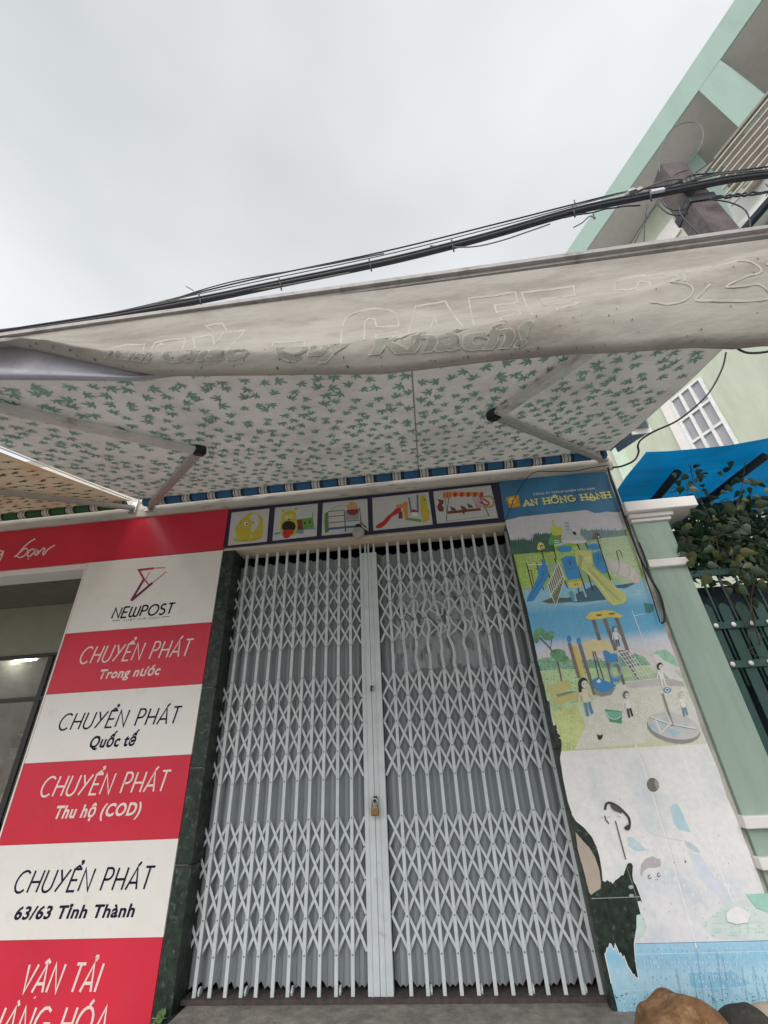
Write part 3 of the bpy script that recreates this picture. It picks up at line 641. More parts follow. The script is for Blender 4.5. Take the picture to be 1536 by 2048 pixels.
PR_ = [(1211.5, 944), (1216, 950), (1223, 976), (1233, 1002), (1243.7, 1023), (1257, 1064), (1284.7, 1146), (1302, 1187), (1325.7, 1245.7), (1349, 1307), (1369.7, 1366), (1390, 1415.7), (1402, 1456.7), (1419, 1497.7), (1436, 1539), (1455.6, 1599), (1477, 1643), (1488, 1676), (1503, 1714.6), (1519, 1755), (1530, 1790), (1540, 1815), (1575, 1900), (1612, 2000), (1640, 2110)]
outline = PL_ + PR_[::-1]
pts3 = [at(a, b, YP) for a, b in outline]
from mathutils.geometry import tessellate_polygon
tri = tessellate_polygon([[Vector((p.x, p.z, 0)) for p in pts3]])
# poster print: printed bands run level on the wall, so they are set by height
def zc(px, py): return at(px, py, YP).z
pm = bpy.data.materials.new('poster_print'); pm.use_nodes = True; t = pm.node_tree; N = t.nodes; L = t.links; p_ = N['Principled BSDF']; p_.inputs['Roughness'].default_value = .42
tcn = N.new('ShaderNodeTexCoord'); sx = N.new('ShaderNodeSeparateXYZ'); L.new(tcn.outputs['Object'], sx.inputs[0])
nn = N.new('ShaderNodeTexNoise'); nn.inputs['Scale'].default_value = 3.2; nn.inputs['Detail'].default_value = 7; L.new(tcn.outputs['Object'], nn.inputs['Vector'])
ma = N.new('ShaderNodeMath'); ma.operation = 'MULTIPLY_ADD'; ma.inputs[1].default_value = .06; L.new(nn.outputs[0], ma.inputs[0])
mb = N.new('ShaderNodeMath'); mb.operation = 'SUBTRACT'; mb.inputs[1].default_value = .03; L.new(sx.outputs[2], ma.inputs[2]); L.new(ma.outputs[0], mb.inputs[0])
zlo, zhi = .1, 3.6
def ramp(src, stops, interp='LINEAR'):
    mr = N.new('ShaderNodeMapRange'); mr.inputs[1].default_value = zlo; mr.inputs[2].default_value = zhi; L.new(src, mr.inputs[0])
    r = N.new('ShaderNodeValToRGB'); r.color_ramp.interpolation = interp; cr = r.color_ramp
    while len(cr.elements) > 1: cr.elements.remove(cr.elements[-1])
    f = lambda v: (v / 255 / 1.0) ** 2.2
    for i, (z, c) in enumerate(sorted(stops, key=lambda s: s[0])):
        e = cr.elements[0] if i == 0 else cr.elements.new((z - zlo) / (zhi - zlo))
        if i == 0: e.position = (z - zlo) / (zhi - zlo)
        e.color = (f(c[0]), f(c[1]), f(c[2]), 1)
    L.new(mr.outputs[0], r.inputs[0]); return r
zs = lambda py: zc(1190 + (py - 1000) * .28, py)
r1 = ramp(mb.outputs[0], [(zs(1150), (150, 190, 60)), (zs(1178), (205, 222, 190)), (zs(1192), (150, 200, 225)), (zs(1215), (100, 175, 215)), (zs(1262), (110, 180, 220)), (zs(1280), (205, 215, 228)), (zs(1310), (228, 212, 216)), (zs(1340), (225, 215, 218)), (zs(1352), (150, 190, 140)), (zs(1385), (200, 222, 180)), (zs(1430), (222, 226, 205)), (zs(1470), (218, 222, 196)), (zs(1488), (205, 215, 160))])
r2 = ramp(sx.outputs[2], [(zc(1400, 1884.5) - .0, (236, 234, 240)), (zc(1300, 1700), (244, 242, 242)), (zs(1495), (242, 239, 237))])
r3 = ramp(mb.outputs[0], [(zc(1300, 2040), (135, 190, 212)), (zc(1300, 2000), (165, 210, 230)), (zc(1300, 1950), (182, 218, 236)), (zc(1300, 1920), (150, 202, 230)), (zc(1300, 1890), (168, 212, 238))])
def gt(zv):
    m = N.new('ShaderNodeMath'); m.operation = 'GREATER_THAN'; m.inputs[1].default_value = zv; L.new(sx.outputs[2], m.inputs[0]); return m
def mixc(fac, a, b):
    m = N.new('ShaderNodeMix'); m.data_type = 'RGBA'; L.new(fac, m.inputs[0]); L.new(a, m.inputs[6]); L.new(b, m.inputs[7]); return m.outputs[2]
n5 = N.new('ShaderNodeTexNoise'); n5.inputs['Scale'].default_value = 4.5; n5.inputs['Detail'].default_value = 5; L.new(tcn.outputs['Object'], n5.inputs['Vector'])
r5 = N.new('ShaderNodeValToRGB'); r5.color_ramp.elements[0].position = .48; r5.color_ramp.elements[0].color = (1, 1, 1, 1); r5.color_ramp.elements[1].position = .75; r5.color_ramp.elements[1].color = (.74, .83, .88, 1); L.new(n5.outputs[0], r5.inputs[0])
r2m = N.new('ShaderNodeMix'); r2m.data_type = 'RGBA'; r2m.blend_type = 'MULTIPLY'; r2m.inputs[0].default_value = 1; L.new(r2.outputs[0], r2m.inputs[6]); L.new(r5.outputs[0], r2m.inputs[7])
m1 = mixc(gt(zc(1400, 1884.5)).outputs[0], r3.outputs[0], r2m.outputs[2]); m2 = mixc(gt(zs(1492)).outputs[0], m1, r1.outputs[0])
# fading to white towards the right, sun-bleached
mr = N.new('ShaderNodeMapRange'); mr.inputs[1].default_value = 1.15; mr.inputs[2].default_value = 1.75; mr.inputs[3].default_value = 0; mr.inputs[4].default_value = .75; L.new(sx.outputs[0], mr.inputs[0])
mz = N.new('ShaderNodeMapRange'); mz.inputs[1].default_value = 2.2; mz.inputs[2].default_value = 1.7; L.new(sx.outputs[2], mz.inputs[0])
mm = N.new('ShaderNodeMath'); mm.operation = 'MULTIPLY'; L.new(mr.outputs[0], mm.inputs[0]); L.new(mz.outputs[0], mm.inputs[1])
gg = gt(zs(1492)); m3f = N.new('ShaderNodeMath'); m3f.operation = 'MULTIPLY'; L.new(mm.outputs[0], m3f.inputs[0]); L.new(gg.outputs[0], m3f.inputs[1])
mw_ = N.new('ShaderNodeMix'); mw_.data_type = 'RGBA'; L.new(m3f.outputs[0], mw_.inputs[0]); L.new(m2, mw_.inputs[6]); mw_.inputs[7].default_value = (.78, .76, .76, 1)
n3 = N.new('ShaderNodeTexNoise'); n3.inputs['Scale'].default_value = 40; n3.inputs['Detail'].default_value = 6; L.new(tcn.outputs['Object'], n3.inputs['Vector'])
r4 = N.new('ShaderNodeValToRGB'); r4.color_ramp.elements[0].position = .35; r4.color_ramp.elements[0].color = (.93, .93, .93, 1); r4.color_ramp.elements[1].position = .6; L.new(n3.outputs[0], r4.inputs[0])
mu = N.new('ShaderNodeMix'); mu.data_type = 'RGBA'; mu.blend_type = 'MULTIPLY'; mu.inputs[0].default_value = 1; L.new(mw_.outputs[2], mu.inputs[6]); L.new(r4.outputs[0], mu.inputs[7])
L.new(mu.outputs[2], p_.inputs['Base Color'])
bn = N.new('ShaderNodeTexNoise'); bn.inputs['Scale'].default_value = 7; mpx = N.new('ShaderNodeMapping'); mpx.inputs['Scale'].default_value = (3, 1, .4); L.new(tcn.outputs['Object'], mpx.inputs[0]); L.new(mpx.outputs[0], bn.inputs['Vector'])
bb = N.new('ShaderNodeBump'); bb.inputs['Strength'].default_value = .35; bb.inputs['Distance'].default_value = .02; L.new(bn.outputs[0], bb.inputs['Height']); L.new(bb.outputs[0], p_.inputs['Normal'])
mesh_obj('sheet', pts3, [tuple(x) for x in tri], pm, poster)
# torn edge curls as a thin white lip along the tear
A = Flat(wallfn(YP)); WHT = ink(238, 236, 234)
A.rib(PL_[18:-3], 1.6, WHT, 1.5)
zA = zoomf(1020, 1000, 5.12); zB = zoomf(1040, 1210, 3.84); zC = zoomf(1080, 1480, 3.368)
def jag(y0f, x0, x1, n, amp, base):            # treeline outline in a zoomed frame
    pts = []
    for i in range(n + 1):
        x = x0 + (x1 - x0) * i / n; pts.append((x, y0f(x) - amp * (.35 + .65 * rnd.random()) * (1 if i % 2 else .45)))
    return pts + [(x1, base(x1)), (x0, base(x0))]
U = Flat(wallfn(YP, zA))
bl_d = mat('poster_blue', (.045, .19, .36), rough=.35, var=.35, vscale=2, coat=.2)
U.poly([(-112, -190), (-85, -215), (400, -262), (980, -284), (1003, -255), (1040, -120), (1090, -10), (1145, 118), (1080, 125), (990, 118), (930, 130), (860, 133), (790, 103), (400, 140), (100, 172), (40, 190), (-52, 208)], bl_d, 1)
cl = ink(208, 205, 212); U.poly([(-52, 208), (40, 190), (100, 172), (400, 140), (790, 103), (860, 133), (930, 130), (990, 118), (1080, 125), (1145, 118), (1195, 310), (1210, 345), (800, 410), (40, 545), (0, 400)], cl, 1)
tree_d, tree_l = ink(72, 104, 92), ink(125, 148, 148)
U.poly(jag(lambda x: 430 - (x > 240) * 60, 5, 450, 48, 55, lambda x: 560 - x * .08), tree_d, 2)
U.poly(jag(lambda x: 330, 720, 1195, 60, 55, lambda x: 430 - (x - 720) * .12), tree_l, 2)
grs, grl = mat('poster_grass', (.40, .56, .15), rough=.5, var=.2, vscale=5), ink(188, 208, 165)
U.poly([(45, 560), (200, 545), (340, 560), (450, 530), (700, 470), (900, 440), (700, 900), (400, 980), (140, 960), (95, 760)], grs, 3)
U.poly([(780, 430), (930, 390), (1100, 375), (1215, 360), (1265, 480), (1330, 720), (1345, 800), (1200, 860), (1050, 800), (900, 620)], grl, 3)
U.poly([(690, 430), (930, 400), (960, 640), (1000, 850), (750, 900), (700, 700)], ink(160, 185, 140), 3)
U.poly([(130, 925), (400, 890), (700, 850), (1050, 830), (1200, 870), (1345, 800), (1380, 830), (1440, 960), (1200, 1000), (700, 1090), (165, 1050)], ink(150, 200, 222), 4)
U.poly([(860, 870), (1040, 880), (1250, 850), (1330, 835), (1180, 905), (1080, 900), (1000, 1020), (700, 1050), (520, 1040), (700, 950)], ink(70, 110, 130), 5)
U.poly([(320, 1040), (430, 1000), (700, 1000), (690, 1035), (560, 1050), (400, 1060)], ink(80, 110, 105), 5)
DK, B1, Y1, Y2, PKc, SL = ink(45, 40, 42), ink(65, 145, 205), ink(205, 208, 130), ink(225, 205, 110), ink(220, 196, 190), ink(232, 232, 228)
for s in ([(168, 648), (232, 900)], [(270, 640), (345, 925)], [(320, 515), (410, 800)], [(440, 455), (475, 610)], [(455, 600), (590, 900)]): U.rib(s, 11, DK, 6)
for s in ([(660, 580), (775, 930)], [(690, 450), (715, 510)], [(735, 560), (850, 930)], [(770, 440), (800, 500)], [(895, 400), (1030, 820)], [(695, 900), (715, 965)]): U.rib(s, 12, DK, 7)
U.rib([(190, 720), (215, 720), (250, 880)], 7, DK, 6); U.rib([(265, 710), (285, 705), (330, 900)], 7, DK, 6); U.rib([(175, 662), (380, 655)], 7, SL, 7)
U.poly([(320, 610), (345, 600), (390, 700), (400, 780), (340, 880), (245, 1030), (175, 1045), (180, 990), (240, 880), (290, 780), (285, 690), (330, 665)], B1, 8); U.rib([(340, 720), (330, 800), (250, 920), (210, 1010)], 9, ink(40, 110, 175), 9, smooth=True)
U.poly([(365, 560), (440, 545), (455, 640), (480, 640), (395, 660)], ink(165, 190, 100), 7); U.poly([(385, 660), (480, 640), (490, 720), (410, 740)], ink(160, 180, 150), 7)
U.poly([(275, 500), (290, 440), (315, 430), (345, 450), (358, 495), (300, 515)], Y2, 8); U.disc((323, 478), 16, 18, DK, 9); U.disc((324, 482), 8, 10, WHT, 10)
U.poly([(395, 455), (400, 395), (425, 345), (520, 370), (530, 440), (430, 460)], ink(95, 165, 95), 8); U.poly([(395, 275), (440, 300), (432, 205), (448, 205), (475, 285), (525, 270), (540, 340), (520, 370), (430, 360), (430, 320)], ink(195, 205, 80), 9)
U.rib([(450, 420), (500, 410)], 7, WHT, 10); U.rib([(455, 437), (505, 430)], 7, WHT, 10); U.poly([(480, 360), (530, 355), (520, 395), (490, 395)], ink(190, 120, 90), 10)
U.poly([(525, 415), (560, 330), (555, 215), (600, 225), (615, 300), (690, 330), (740, 370), (785, 415), (770, 440), (660, 445), (560, 435)], ink(190, 198, 198), 8); U.poly([(525, 415), (785, 412), (770, 440), (660, 447), (560, 437)], ink(222, 218, 220), 9)
for v in ((560, 235), (565, 268), (570, 300)): U.rib([(v[0], v[1]), (v[0] + 40, v[1] + 2)], 9, ink(120, 140, 150), 9)
U.poly([(640, 322), (670, 325), (682, 358), (652, 355)], DK, 10)
U.poly([(840, 400), (850, 345), (880, 322), (910, 340), (935, 390), (880, 402)], ink(120, 105, 100), 8); U.disc((905, 372), 18, 22, DK, 9); U.disc((907, 376), 9, 12, WHT, 10)
for q in ([(480, 490), (520, 470), (620, 470), (640, 500), (610, 530), (520, 535), (490, 520)], [(790, 460), (870, 445), (910, 460), (918, 500), (850, 512), (800, 495)]): U.poly(q, B1, 8)
for q in ([(525, 600), (570, 575), (640, 570), (675, 600), (720, 770), (720, 800), (600, 820), (580, 780), (535, 650)], [(848, 540), (930, 520), (960, 620), (1000, 740), (960, 755), (880, 690), (850, 620)]):
    U.poly(q, B1, 8)
U.rib(arc(620, 660, 42, 55, 0, 360, 20), 6, ink(40, 110, 170), 9); U.rib(arc(905, 600, 30, 40, 0, 360, 20), 6, ink(40, 110, 170), 9); U.disc((615, 648), 12, 26, ink(70, 110, 80), 9, rot=-12); U.disc((905, 595), 9, 20, ink(70, 110, 80), 9)
U.poly([(590, 845), (735, 825), (750, 880), (660, 905), (615, 900)], Y2, 8); U.disc((665, 865), 6, 8, DK, 9); U.disc((690, 860), 6, 8, DK, 9)
for q in ([(490, 600), (545, 660)],): pass
U.poly([(385, 870), (500, 640), (560, 810), (470, 1090), (430, 1010)], ink(125, 125, 105), 8)
for k in range(9):
    a = k / 8; U.rib([(390 + 105 * a, 870 - 225 * a), (425 + 130 * a, 1000 - 190 * a)], 6, SL, 9)
U.rib([(388, 868), (498, 640), (558, 805), (470, 1088), (385, 870)], 8, SL, 9); U.rib([(425, 960), (550, 760)], 7, SL, 9)
U.poly([(660, 540), (700, 510), (830, 525), (850, 640), (840, 680), (1100, 900), (1185, 960), (1195, 1020), (1160, 1060), (1060, 1085), (1000, 1040), (900, 900), (780, 740), (720, 700), (735, 640), (740, 580), (700, 560), (700, 690), (680, 640)], Y1, 9)
U.poly([(760, 580), (830, 575), (835, 640), (770, 640)], ink(215, 220, 150), 10); U.rib([(800, 690), (930, 840), (1080, 990), (1130, 1030)], 22, ink(185, 185, 120), 10, smooth=True); U.rib([(735, 705), (850, 790), (960, 930), (1060, 1060)], 10, ink(225, 228, 170), 10, smooth=True)
U.poly([(985, 600), (1110, 620), (1190, 660), (1270, 700), (1335, 790), (1320, 850), (1270, 855), (1240, 820), (1120, 770), (1030, 700), (1000, 690)], ink(218, 208, 204), 8)
for s in ([(1110, 625), (1120, 690), (1095, 750)], [(1215, 680), (1230, 740), (1205, 800)]): U.rib(s, 5, ink(170, 155, 150), 9, smooth=True)
U.poly([(1270, 790), (1335, 785), (1320, 850), (1270, 856)], PKc, 9); U.rib([(1090, 520), (1115, 620)], 7, DK, 9); U.rib([(1090, 525), (1125, 515), (1155, 585)], 6, DK, 9)
U.poly([(600, 940), (640, 930), (690, 1040), (640, 1040)], ink(90, 165, 185), 9)
for a in (650, 752): U.rib([(a, 920), (a + 28, 1035 - (a > 700) * 40)], 16, ink(200, 215, 220), 10); U.rib([(a + 4, 940), (a + 22, 1020 - (a > 700) * 40)], 5, ink(120, 150, 165), 11)
U.poly([(1370, 1050), (1470, 1070), (1475, 1130), (1430, 1160), (1390, 1150)], ink(70, 125, 125), 5)
TG1, TG2, GG1, GG2, BB1, BB2 = ink(50, 84, 74), ink(105, 140, 120), ink(150, 185, 90), ink(215, 225, 150), ink(115, 175, 210), ink(175, 215, 235)
U.specks([(5, 440), (240, 350), (450, 380), (450, 530), (40, 550)], TG1, 13, 7, 2.2, .6, seed=2); U.specks([(5, 440), (240, 350), (450, 380), (450, 530), (40, 550)], TG2, 15, 5, 2.3, .45, 1.2, 3)
U.specks([(720, 340), (1190, 300), (1205, 350), (760, 415)], TG1, 15, 5, 2.2, .4, seed=4); U.specks([(720, 340), (1190, 300), (1205, 350), (760, 415)], ink(165, 180, 178), 14, 5, 2.3, .5, seed=5)
U.specks([(50, 565), (440, 540), (690, 480), (690, 880), (140, 910)], GG1, 26, 16, 3.2, .5, .5, 6); U.specks([(50, 565), (440, 540), (690, 480), (690, 880), (140, 910)], GG2, 31, 17, 3.3, .4, .4, 7)
U.specks([(790, 440), (1210, 370), (1340, 790), (1050, 800)], ink(205, 218, 190), 26, 16, 3.2, .5, .4, 8); U.specks([(165, 1045), (700, 1085), (1200, 1000), (1440, 955), (1380, 830), (1050, 840), (400, 900)], BB2, 27, 15, 4.2, .5, .4, 9)
U.build('printed_play_tower', poster)
W_ = Flat(wallfn(YP, zB))
PKs = ink(226, 212, 218); GRN = ink(120, 170, 120)
W_.poly([(130, 420), (180, 405), (240, 400), (330, 395), (420, 430), (540, 420), (640, 430), (800, 400), (880, 370), (960, 400), (1000, 460), (560, 490), (300, 495), (160, 505)], mat('poster_bushes', (.27, .50, .33), rough=.5, var=.3, vscale=18), 2)
W_.poly([(1000, 380), (1050, 350), (1120, 340), (1190, 400), (1220, 480), (1120, 430)], ink(160, 205, 180), 2)
W_.poly([(155, 505), (560, 485), (1000, 470), (1020, 540), (800, 560), (560, 700), (250, 830), (230, 760), (180, 600)], mat('poster_lawn', (.50, .68, .38), rough=.5, var=.2, vscale=6), 2)
W_.poly([(240, 830), (430, 760), (520, 960), (420, 1110), (330, 1115), (300, 960)], mat('poster_lawn_yellow', (.60, .68, .28), rough=.5, var=.25, vscale=7), 2)
W_.poly([(560, 720), (780, 590), (1080, 560), (1250, 600), (1300, 760), (980, 900), (960, 1060), (700, 1090), (420, 1108), (520, 900)], ink(226, 224, 212), 3)
TR, TB = ink(110, 80, 70), ink(120, 130, 120)
W_.rib([(320, 585), (290, 450), (240, 345), (150, 250)], 11, TR, 4, smooth=True); W_.rib([(280, 440), (290, 380)], 7, TR, 4); W_.rib([(235, 330), (245, 250)], 6, TR, 4)
lg = mat('poster_tree_leaves', (.13, .32, .16), rough=.5, var=.4, vscale=22)
for c in ((150, 205, 40, 30), (125, 250, 22, 45), (215, 240, 45, 30), (290, 375, 60, 38), (320, 410, 55, 30), (235, 215, 30, 15)): W_.disc(c[:2], c[2], c[3], lg, 4, n=14)
BN = ink(205, 195, 130)
W_.poly([(212, 625), (380, 570), (388, 640), (240, 700)], BN, 5); W_.poly([(240, 740), (270, 710), (455, 668), (470, 690), (320, 765)], BN, 6); W_.poly([(300, 770), (325, 760), (325, 820), (305, 810)], BN, 6); W_.poly([(425, 690), (450, 680), (450, 745), (430, 740)], BN, 5); W_.rib([(250, 690), (275, 770)], 14, BN, 5)
W_.poly([(270, 690), (380, 660), (440, 665), (300, 705)], ink(140, 150, 120), 5)
YB_ = ink(228, 212, 165)
W_.poly([(480, 290), (560, 262), (660, 275), (720, 310), (740, 370), (640, 350), (560, 380), (520, 430)], YB_, 4); W_.poly([(395, 310), (440, 320), (500, 530), (450, 545)], ink(220, 195, 110), 5)
PO = mat('poster_timber', (.20, .17, .15), rough=.5, var=.25, vscale=20, stretch=(3, 1, 1))
for s in ([(378, 290), (455, 560)], [(455, 290), (575, 690)], [(565, 112), (612, 270)], [(650, 105), (735, 350)], [(740, 95), (830, 360)]): W_.rib(s, 26, PO, 6)
for s in ([(650, 350), (710, 600)], [(725, 380), (800, 610)]): W_.rib(s, 22, PO, 6)
W_.disc((377, 262), 17, 28, B1, 7, rot=-12); W_.disc((452, 276), 17, 28, B1, 7, rot=-12)
W_.poly([(505, 95), (540, 55), (610, 48), (640, 38), (720, 45), (740, 60), (795, 85), (770, 98), (680, 95), (610, 110), (520, 112)], Y2, 7); W_.disc((608, 78), 24, 8, ink(140, 110, 60), 8, rot=-5); W_.disc((706, 67), 24, 8, ink(140, 110, 60), 8, rot=-5)
W_.poly([(635, 360), (660, 345), (700, 375), (740, 370), (755, 400), (720, 440), (690, 440), (660, 430)], B1, 7)
W_.rib(arc(735, 500, 42, 58, 0, 360, 20), 14, ink(150, 175, 195), 7); W_.poly([(690, 540), (770, 560), (760, 590), (700, 585)], B1, 6)
for s in ([(558, 355), (610, 570)], [(573, 355), (640, 560), (648, 668)]): W_.rib(s, 7, ink(60, 65, 75), 8)
W_.poly([(555, 575), (600, 552), (640, 575), (720, 605), (740, 620), (690, 655), (640, 670), (590, 655), (565, 625)], B1, 8); W_.poly([(585, 585), (610, 568), (625, 590), (600, 600)], WHT, 9); W_.poly([(565, 640), (640, 672), (735, 632), (700, 690), (620, 705), (575, 680)], ink(150, 150, 145), 7)
# climbing net
for k in range(5): W_.rib([(752 + k * 22, 355 - k * 3), (900 + k * 22, 575 - k * 6)], 5, WHT, 9)
for k in range(7): W_.rib([(756 + k * 22, 372 + k * 30), (838 + k * 24, 350 + k * 30)], 5, WHT, 9)
W_.poly([(750, 350), (830, 345), (910, 575), (890, 570)], ink(120, 125, 130), 7)
W_.poly([(1010, 370), (1060, 380), (1250, 575), (1245, 590), (1150, 570), (1060, 480)], ink(226, 222, 222), 5); W_.poly([(1090, 575), (1180, 570), (1250, 590), (1262, 625), (1150, 620)], ink(190, 185, 182), 6)
W_.poly([(790, 600), (900, 585), (1080, 565), (1140, 620), (1050, 620), (840, 640)], ink(205, 200, 196), 4)
# children
HR, SK, JN = ink(50, 42, 45), ink(232, 220, 212), ink(95, 145, 185)
def kid(hx, hy, s, hair, shirt, trou, f=W_, long=False, lean=.12):
    f.poly([(hx - 26 * s, hy + 40 * s), (hx + 24 * s, hy + 34 * s), (hx + 48 * s, hy + 130 * s), (hx + 4 * s, hy + 138 * s)], shirt, 9)
    f.rib([(hx - 20 * s, hy + 48 * s), (hx - 30 * s, hy + 130 * s)], 13 * s, shirt, 8); f.rib([(hx + 24 * s, hy + 42 * s), (hx + 80 * s, hy + 105 * s)], 13 * s, shirt, 8)
    f.rib([(hx + 14 * s, hy + 130 * s), (hx + 32 * s, hy + 220 * s)], 18 * s, trou, 10); f.rib([(hx + 38 * s, hy + 126 * s), (hx + 62 * s, hy + 205 * s)], 18 * s, trou, 10)
    f.disc((hx, hy), 32 * s, 38 * s, hair, 9); f.disc((hx + 10 * s, hy + 8 * s), 21 * s, 26 * s, SK, 10)
    f.disc((hx + 3 * s, hy + 6 * s), 3.5 * s, 4 * s, HR, 11); f.disc((hx + 20 * s, hy + 4 * s), 3.5 * s, 4 * s, HR, 11)
    if long: f.poly([(hx - 34 * s, hy - 10 * s), (hx - 12 * s, hy - 20 * s), (hx - 8 * s, hy + 58 * s), (hx - 28 * s, hy + 62 * s)], hair, 11)
kid(485, 600, 1.15, HR, ink(226, 214, 190), JN, long=True); kid(815, 690, .8, ink(120, 110, 108), WHT, HR); kid(728, 185, .62, ink(80, 120, 160), WHT, ink(90, 105, 125)); kid(1075, 470, .75, HR, WHT, SL); kid(1240, 690, .75, ink(200, 198, 198), WHT, ink(120, 150, 175))
W_.disc((1132, 652), 30, 20, JN, 12); W_.rib(arc(1132, 652, 16, 12, 0, 360, 12), 6, WHT, 12.5)
W_.poly([(652, 800), (782, 815), (782, 912), (690, 895)], ink(85, 160, 125), 7); W_.poly([(655, 815), (785, 818), (775, 860), (730, 880), (672, 858)], ink(120, 190, 160), 8); W_.rib([(660, 822), (690, 868), (740, 876), (778, 850)], 7, ink(205, 225, 215), 9, smooth=True)
# roundabout
W_.disc((1180, 950), 210, 110, ink(150, 148, 146), 5, rot=12); W_.disc((1182, 930), 206, 98, ink(206, 206, 206), 6, rot=12)
for c in ((1090, 895, 40, 20), (1180, 975, 50, 20), (1020, 930, 30, 16), (1270, 935, 34, 18)): W_.disc(c[:2], c[2], c[3], ink(175, 205, 220), 7, rot=10)
for s in ([(1170, 920), (995, 855)], [(1175, 915), (1350, 948)], [(1165, 900), (1085, 985), (1040, 880)]): W_.rib(s, 12, ink(235, 232, 230), 8); W_.rib([(s[0][0], s[0][1] + 8), (s[1][0], s[1][1] + 8)], 5, ink(110, 108, 106), 7.5)
W_.rib([(1095, 680), (1175, 930)], 16, ink(150, 145, 142), 9); W_.rib([(1110, 800), (1165, 915)], 12, ink(230, 228, 226), 10)
W_.poly([(592, 992), (612, 1002), (636, 992), (634, 1018), (615, 1038), (600, 1030)], M_BLACK, 9)
W_.rib([(860, 40), (1040, 520)], 5, WHT, 4); W_.rib([(870, 85), (960, 65)], 4, WHT, 3); W_.rib([(1370, 1020), (1400, 1090)], 4, WHT, 4)
W_.specks([(130, 425), (420, 430), (880, 375), (1000, 460), (560, 485), (160, 500)], TG2, 12, 7, 2.2, .6, seed=12); W_.specks([(130, 425), (420, 430), (880, 375), (1000, 460), (560, 485), (160, 500)], ink(85, 140, 105), 14, 6, 2.3, .45, seed=13); W_.specks([(1000, 380), (1120, 345), (1215, 470), (1120, 425)], ink(120, 175, 150), 11, 6, 2.3, .5, seed=14)
W_.specks([(155, 510), (1000, 475), (800, 555), (560, 695), (250, 825)], GG2, 24, 14, 2.4, .5, .4, 15); W_.specks([(155, 510), (560, 490), (560, 695), (250, 825)], ink(130, 185, 105), 27, 14, 2.5, .45, .5, 16)
W_.specks([(560, 725), (780, 595), (1250, 605), (1290, 760), (980, 890), (700, 1080), (430, 1100), (520, 900)], ink(208, 204, 190), 17, 8, 3.2, .5, .5, 17); W_.specks([(560, 725), (780, 595), (1250, 605), (1290, 760), (980, 890), (700, 1080), (430, 1100), (520, 900)], ink(240, 238, 230), 21, 11, 3.3, .5, .5, 18)
W_.specks([(240, 830), (430, 770), (510, 960), (420, 1100), (335, 1105)], ink(225, 232, 170), 22, 13, 2.4, .5, .6, 19)
W_.specks([(100, 190), (180, 170), (220, 210), (120, 300)], ink(120, 175, 110), 10, 6, 4.5, .6, seed=20); W_.specks([(240, 350), (350, 350), (360, 440), (280, 430)], ink(140, 185, 140), 10, 5, 4.5, .6, seed=21)
W_.build('printed_playground_scene', poster)
K = Flat(wallfn(YP, zC))
K.rib([(635, 0), (720, 240), (880, 760), (960, 1050), (1010, 1230), (1060, 1420)], 8, ink(246, 245, 244), 2); K.rib([(935, 30), (1080, 430), (1200, 850), (1340, 1180), (1400, 1340)], 8, ink(246, 245, 244), 2)
K.rib([(640, 0), (726, 240), (888, 760), (968, 1050)], 3, ink(205, 202, 202), 3)
K.disc((760, 302), 40, 48, ink(118, 114, 110), 3, rot=-15); K.disc((785, 298), 14, 34, ink(160, 156, 152), 4, rot=-15)
K.poly([(880, 465), (890, 440), (915, 428), (935, 440), (1015, 620), (935, 605), (905, 560)], ink(190, 217, 228), 3)
K.poly([(585, 655), (630, 655), (720, 745), (650, 750), (595, 715)], ink(200, 222, 230), 3); K.rib([(615, 725), (665, 678)], 6, WHT, 4)
K.poly([(970, 675), (1010, 690), (1060, 725), (1080, 762), (1035, 750), (990, 715)], ink(200, 213, 220), 3); K.poly([(1000, 760), (1080, 770), (1230, 1010), (1160, 1040), (1060, 900)], ink(222, 226, 238), 2)
K.rib([(680, 545), (740, 620), (840, 655), (960, 680)], 10, ink(226, 224, 224), 3, smooth=True, n=6)
K.rib([(438, 470), (445, 435), (470, 422), (520, 445), (560, 480), (595, 520), (605, 560), (598, 600)], 16, ink(60, 54, 54), 4, smooth=True); K.poly([(470, 428), (520, 445), (555, 480), (550, 495), (505, 478), (482, 460)], ink(85, 78, 76), 5); K.poly([(565, 590), (590, 570), (612, 585), (598, 610), (575, 605)], ink(60, 54, 54), 5)
K.rib([(436, 510), (445, 540), (465, 565)], 8, ink(80, 74, 72), 4); K.rib([(508, 545), (578, 805)], 7, ink(55, 50, 50), 4); K.rib([(455, 520), (475, 515)], 4, ink(190, 180, 178), 4); K.rib([(520, 510), (545, 520)], 4, ink(190, 180, 178), 4)
K.poly([(675, 900), (680, 840), (710, 800), (760, 782), (790, 800), (810, 800), (815, 850), (780, 860), (730, 860), (700, 880), (685, 920)], ink(192, 187, 189), 3)
K.rib(arc(738, 922, 10, 12, 0, 300, 8), 5, ink(110, 106, 108), 4); K.rib(arc(800, 908, 10, 12, 0, 300, 8), 5, ink(110, 106, 108), 4); K.rib([(775, 942), (795, 938)], 4, ink(170, 160, 160), 4); K.disc((980, 818), 6, 8, ink(120, 118, 120), 4); K.disc((905, 825), 4, 5, ink(150, 148, 148), 4)
K.poly([(1380, 1040), (1560, 1030), (1640, 1350), (1380, 1345), (1180, 1330), (1080, 1240), (1200, 1160), (1240, 1100), (1380, 1080)], mat('poster_faded_mint', (.70, .78, .755), rough=.45, var=.12, vscale=5), 3)
K.poly([(1390, 1040), (1560, 1030), (1600, 1180), (1460, 1130)], ink(165, 214, 200), 4); K.poly([(1255, 1170), (1290, 1130), (1350, 1120), (1420, 1170), (1400, 1230), (1320, 1240), (1260, 1220)], ink(240, 240, 242), 5)
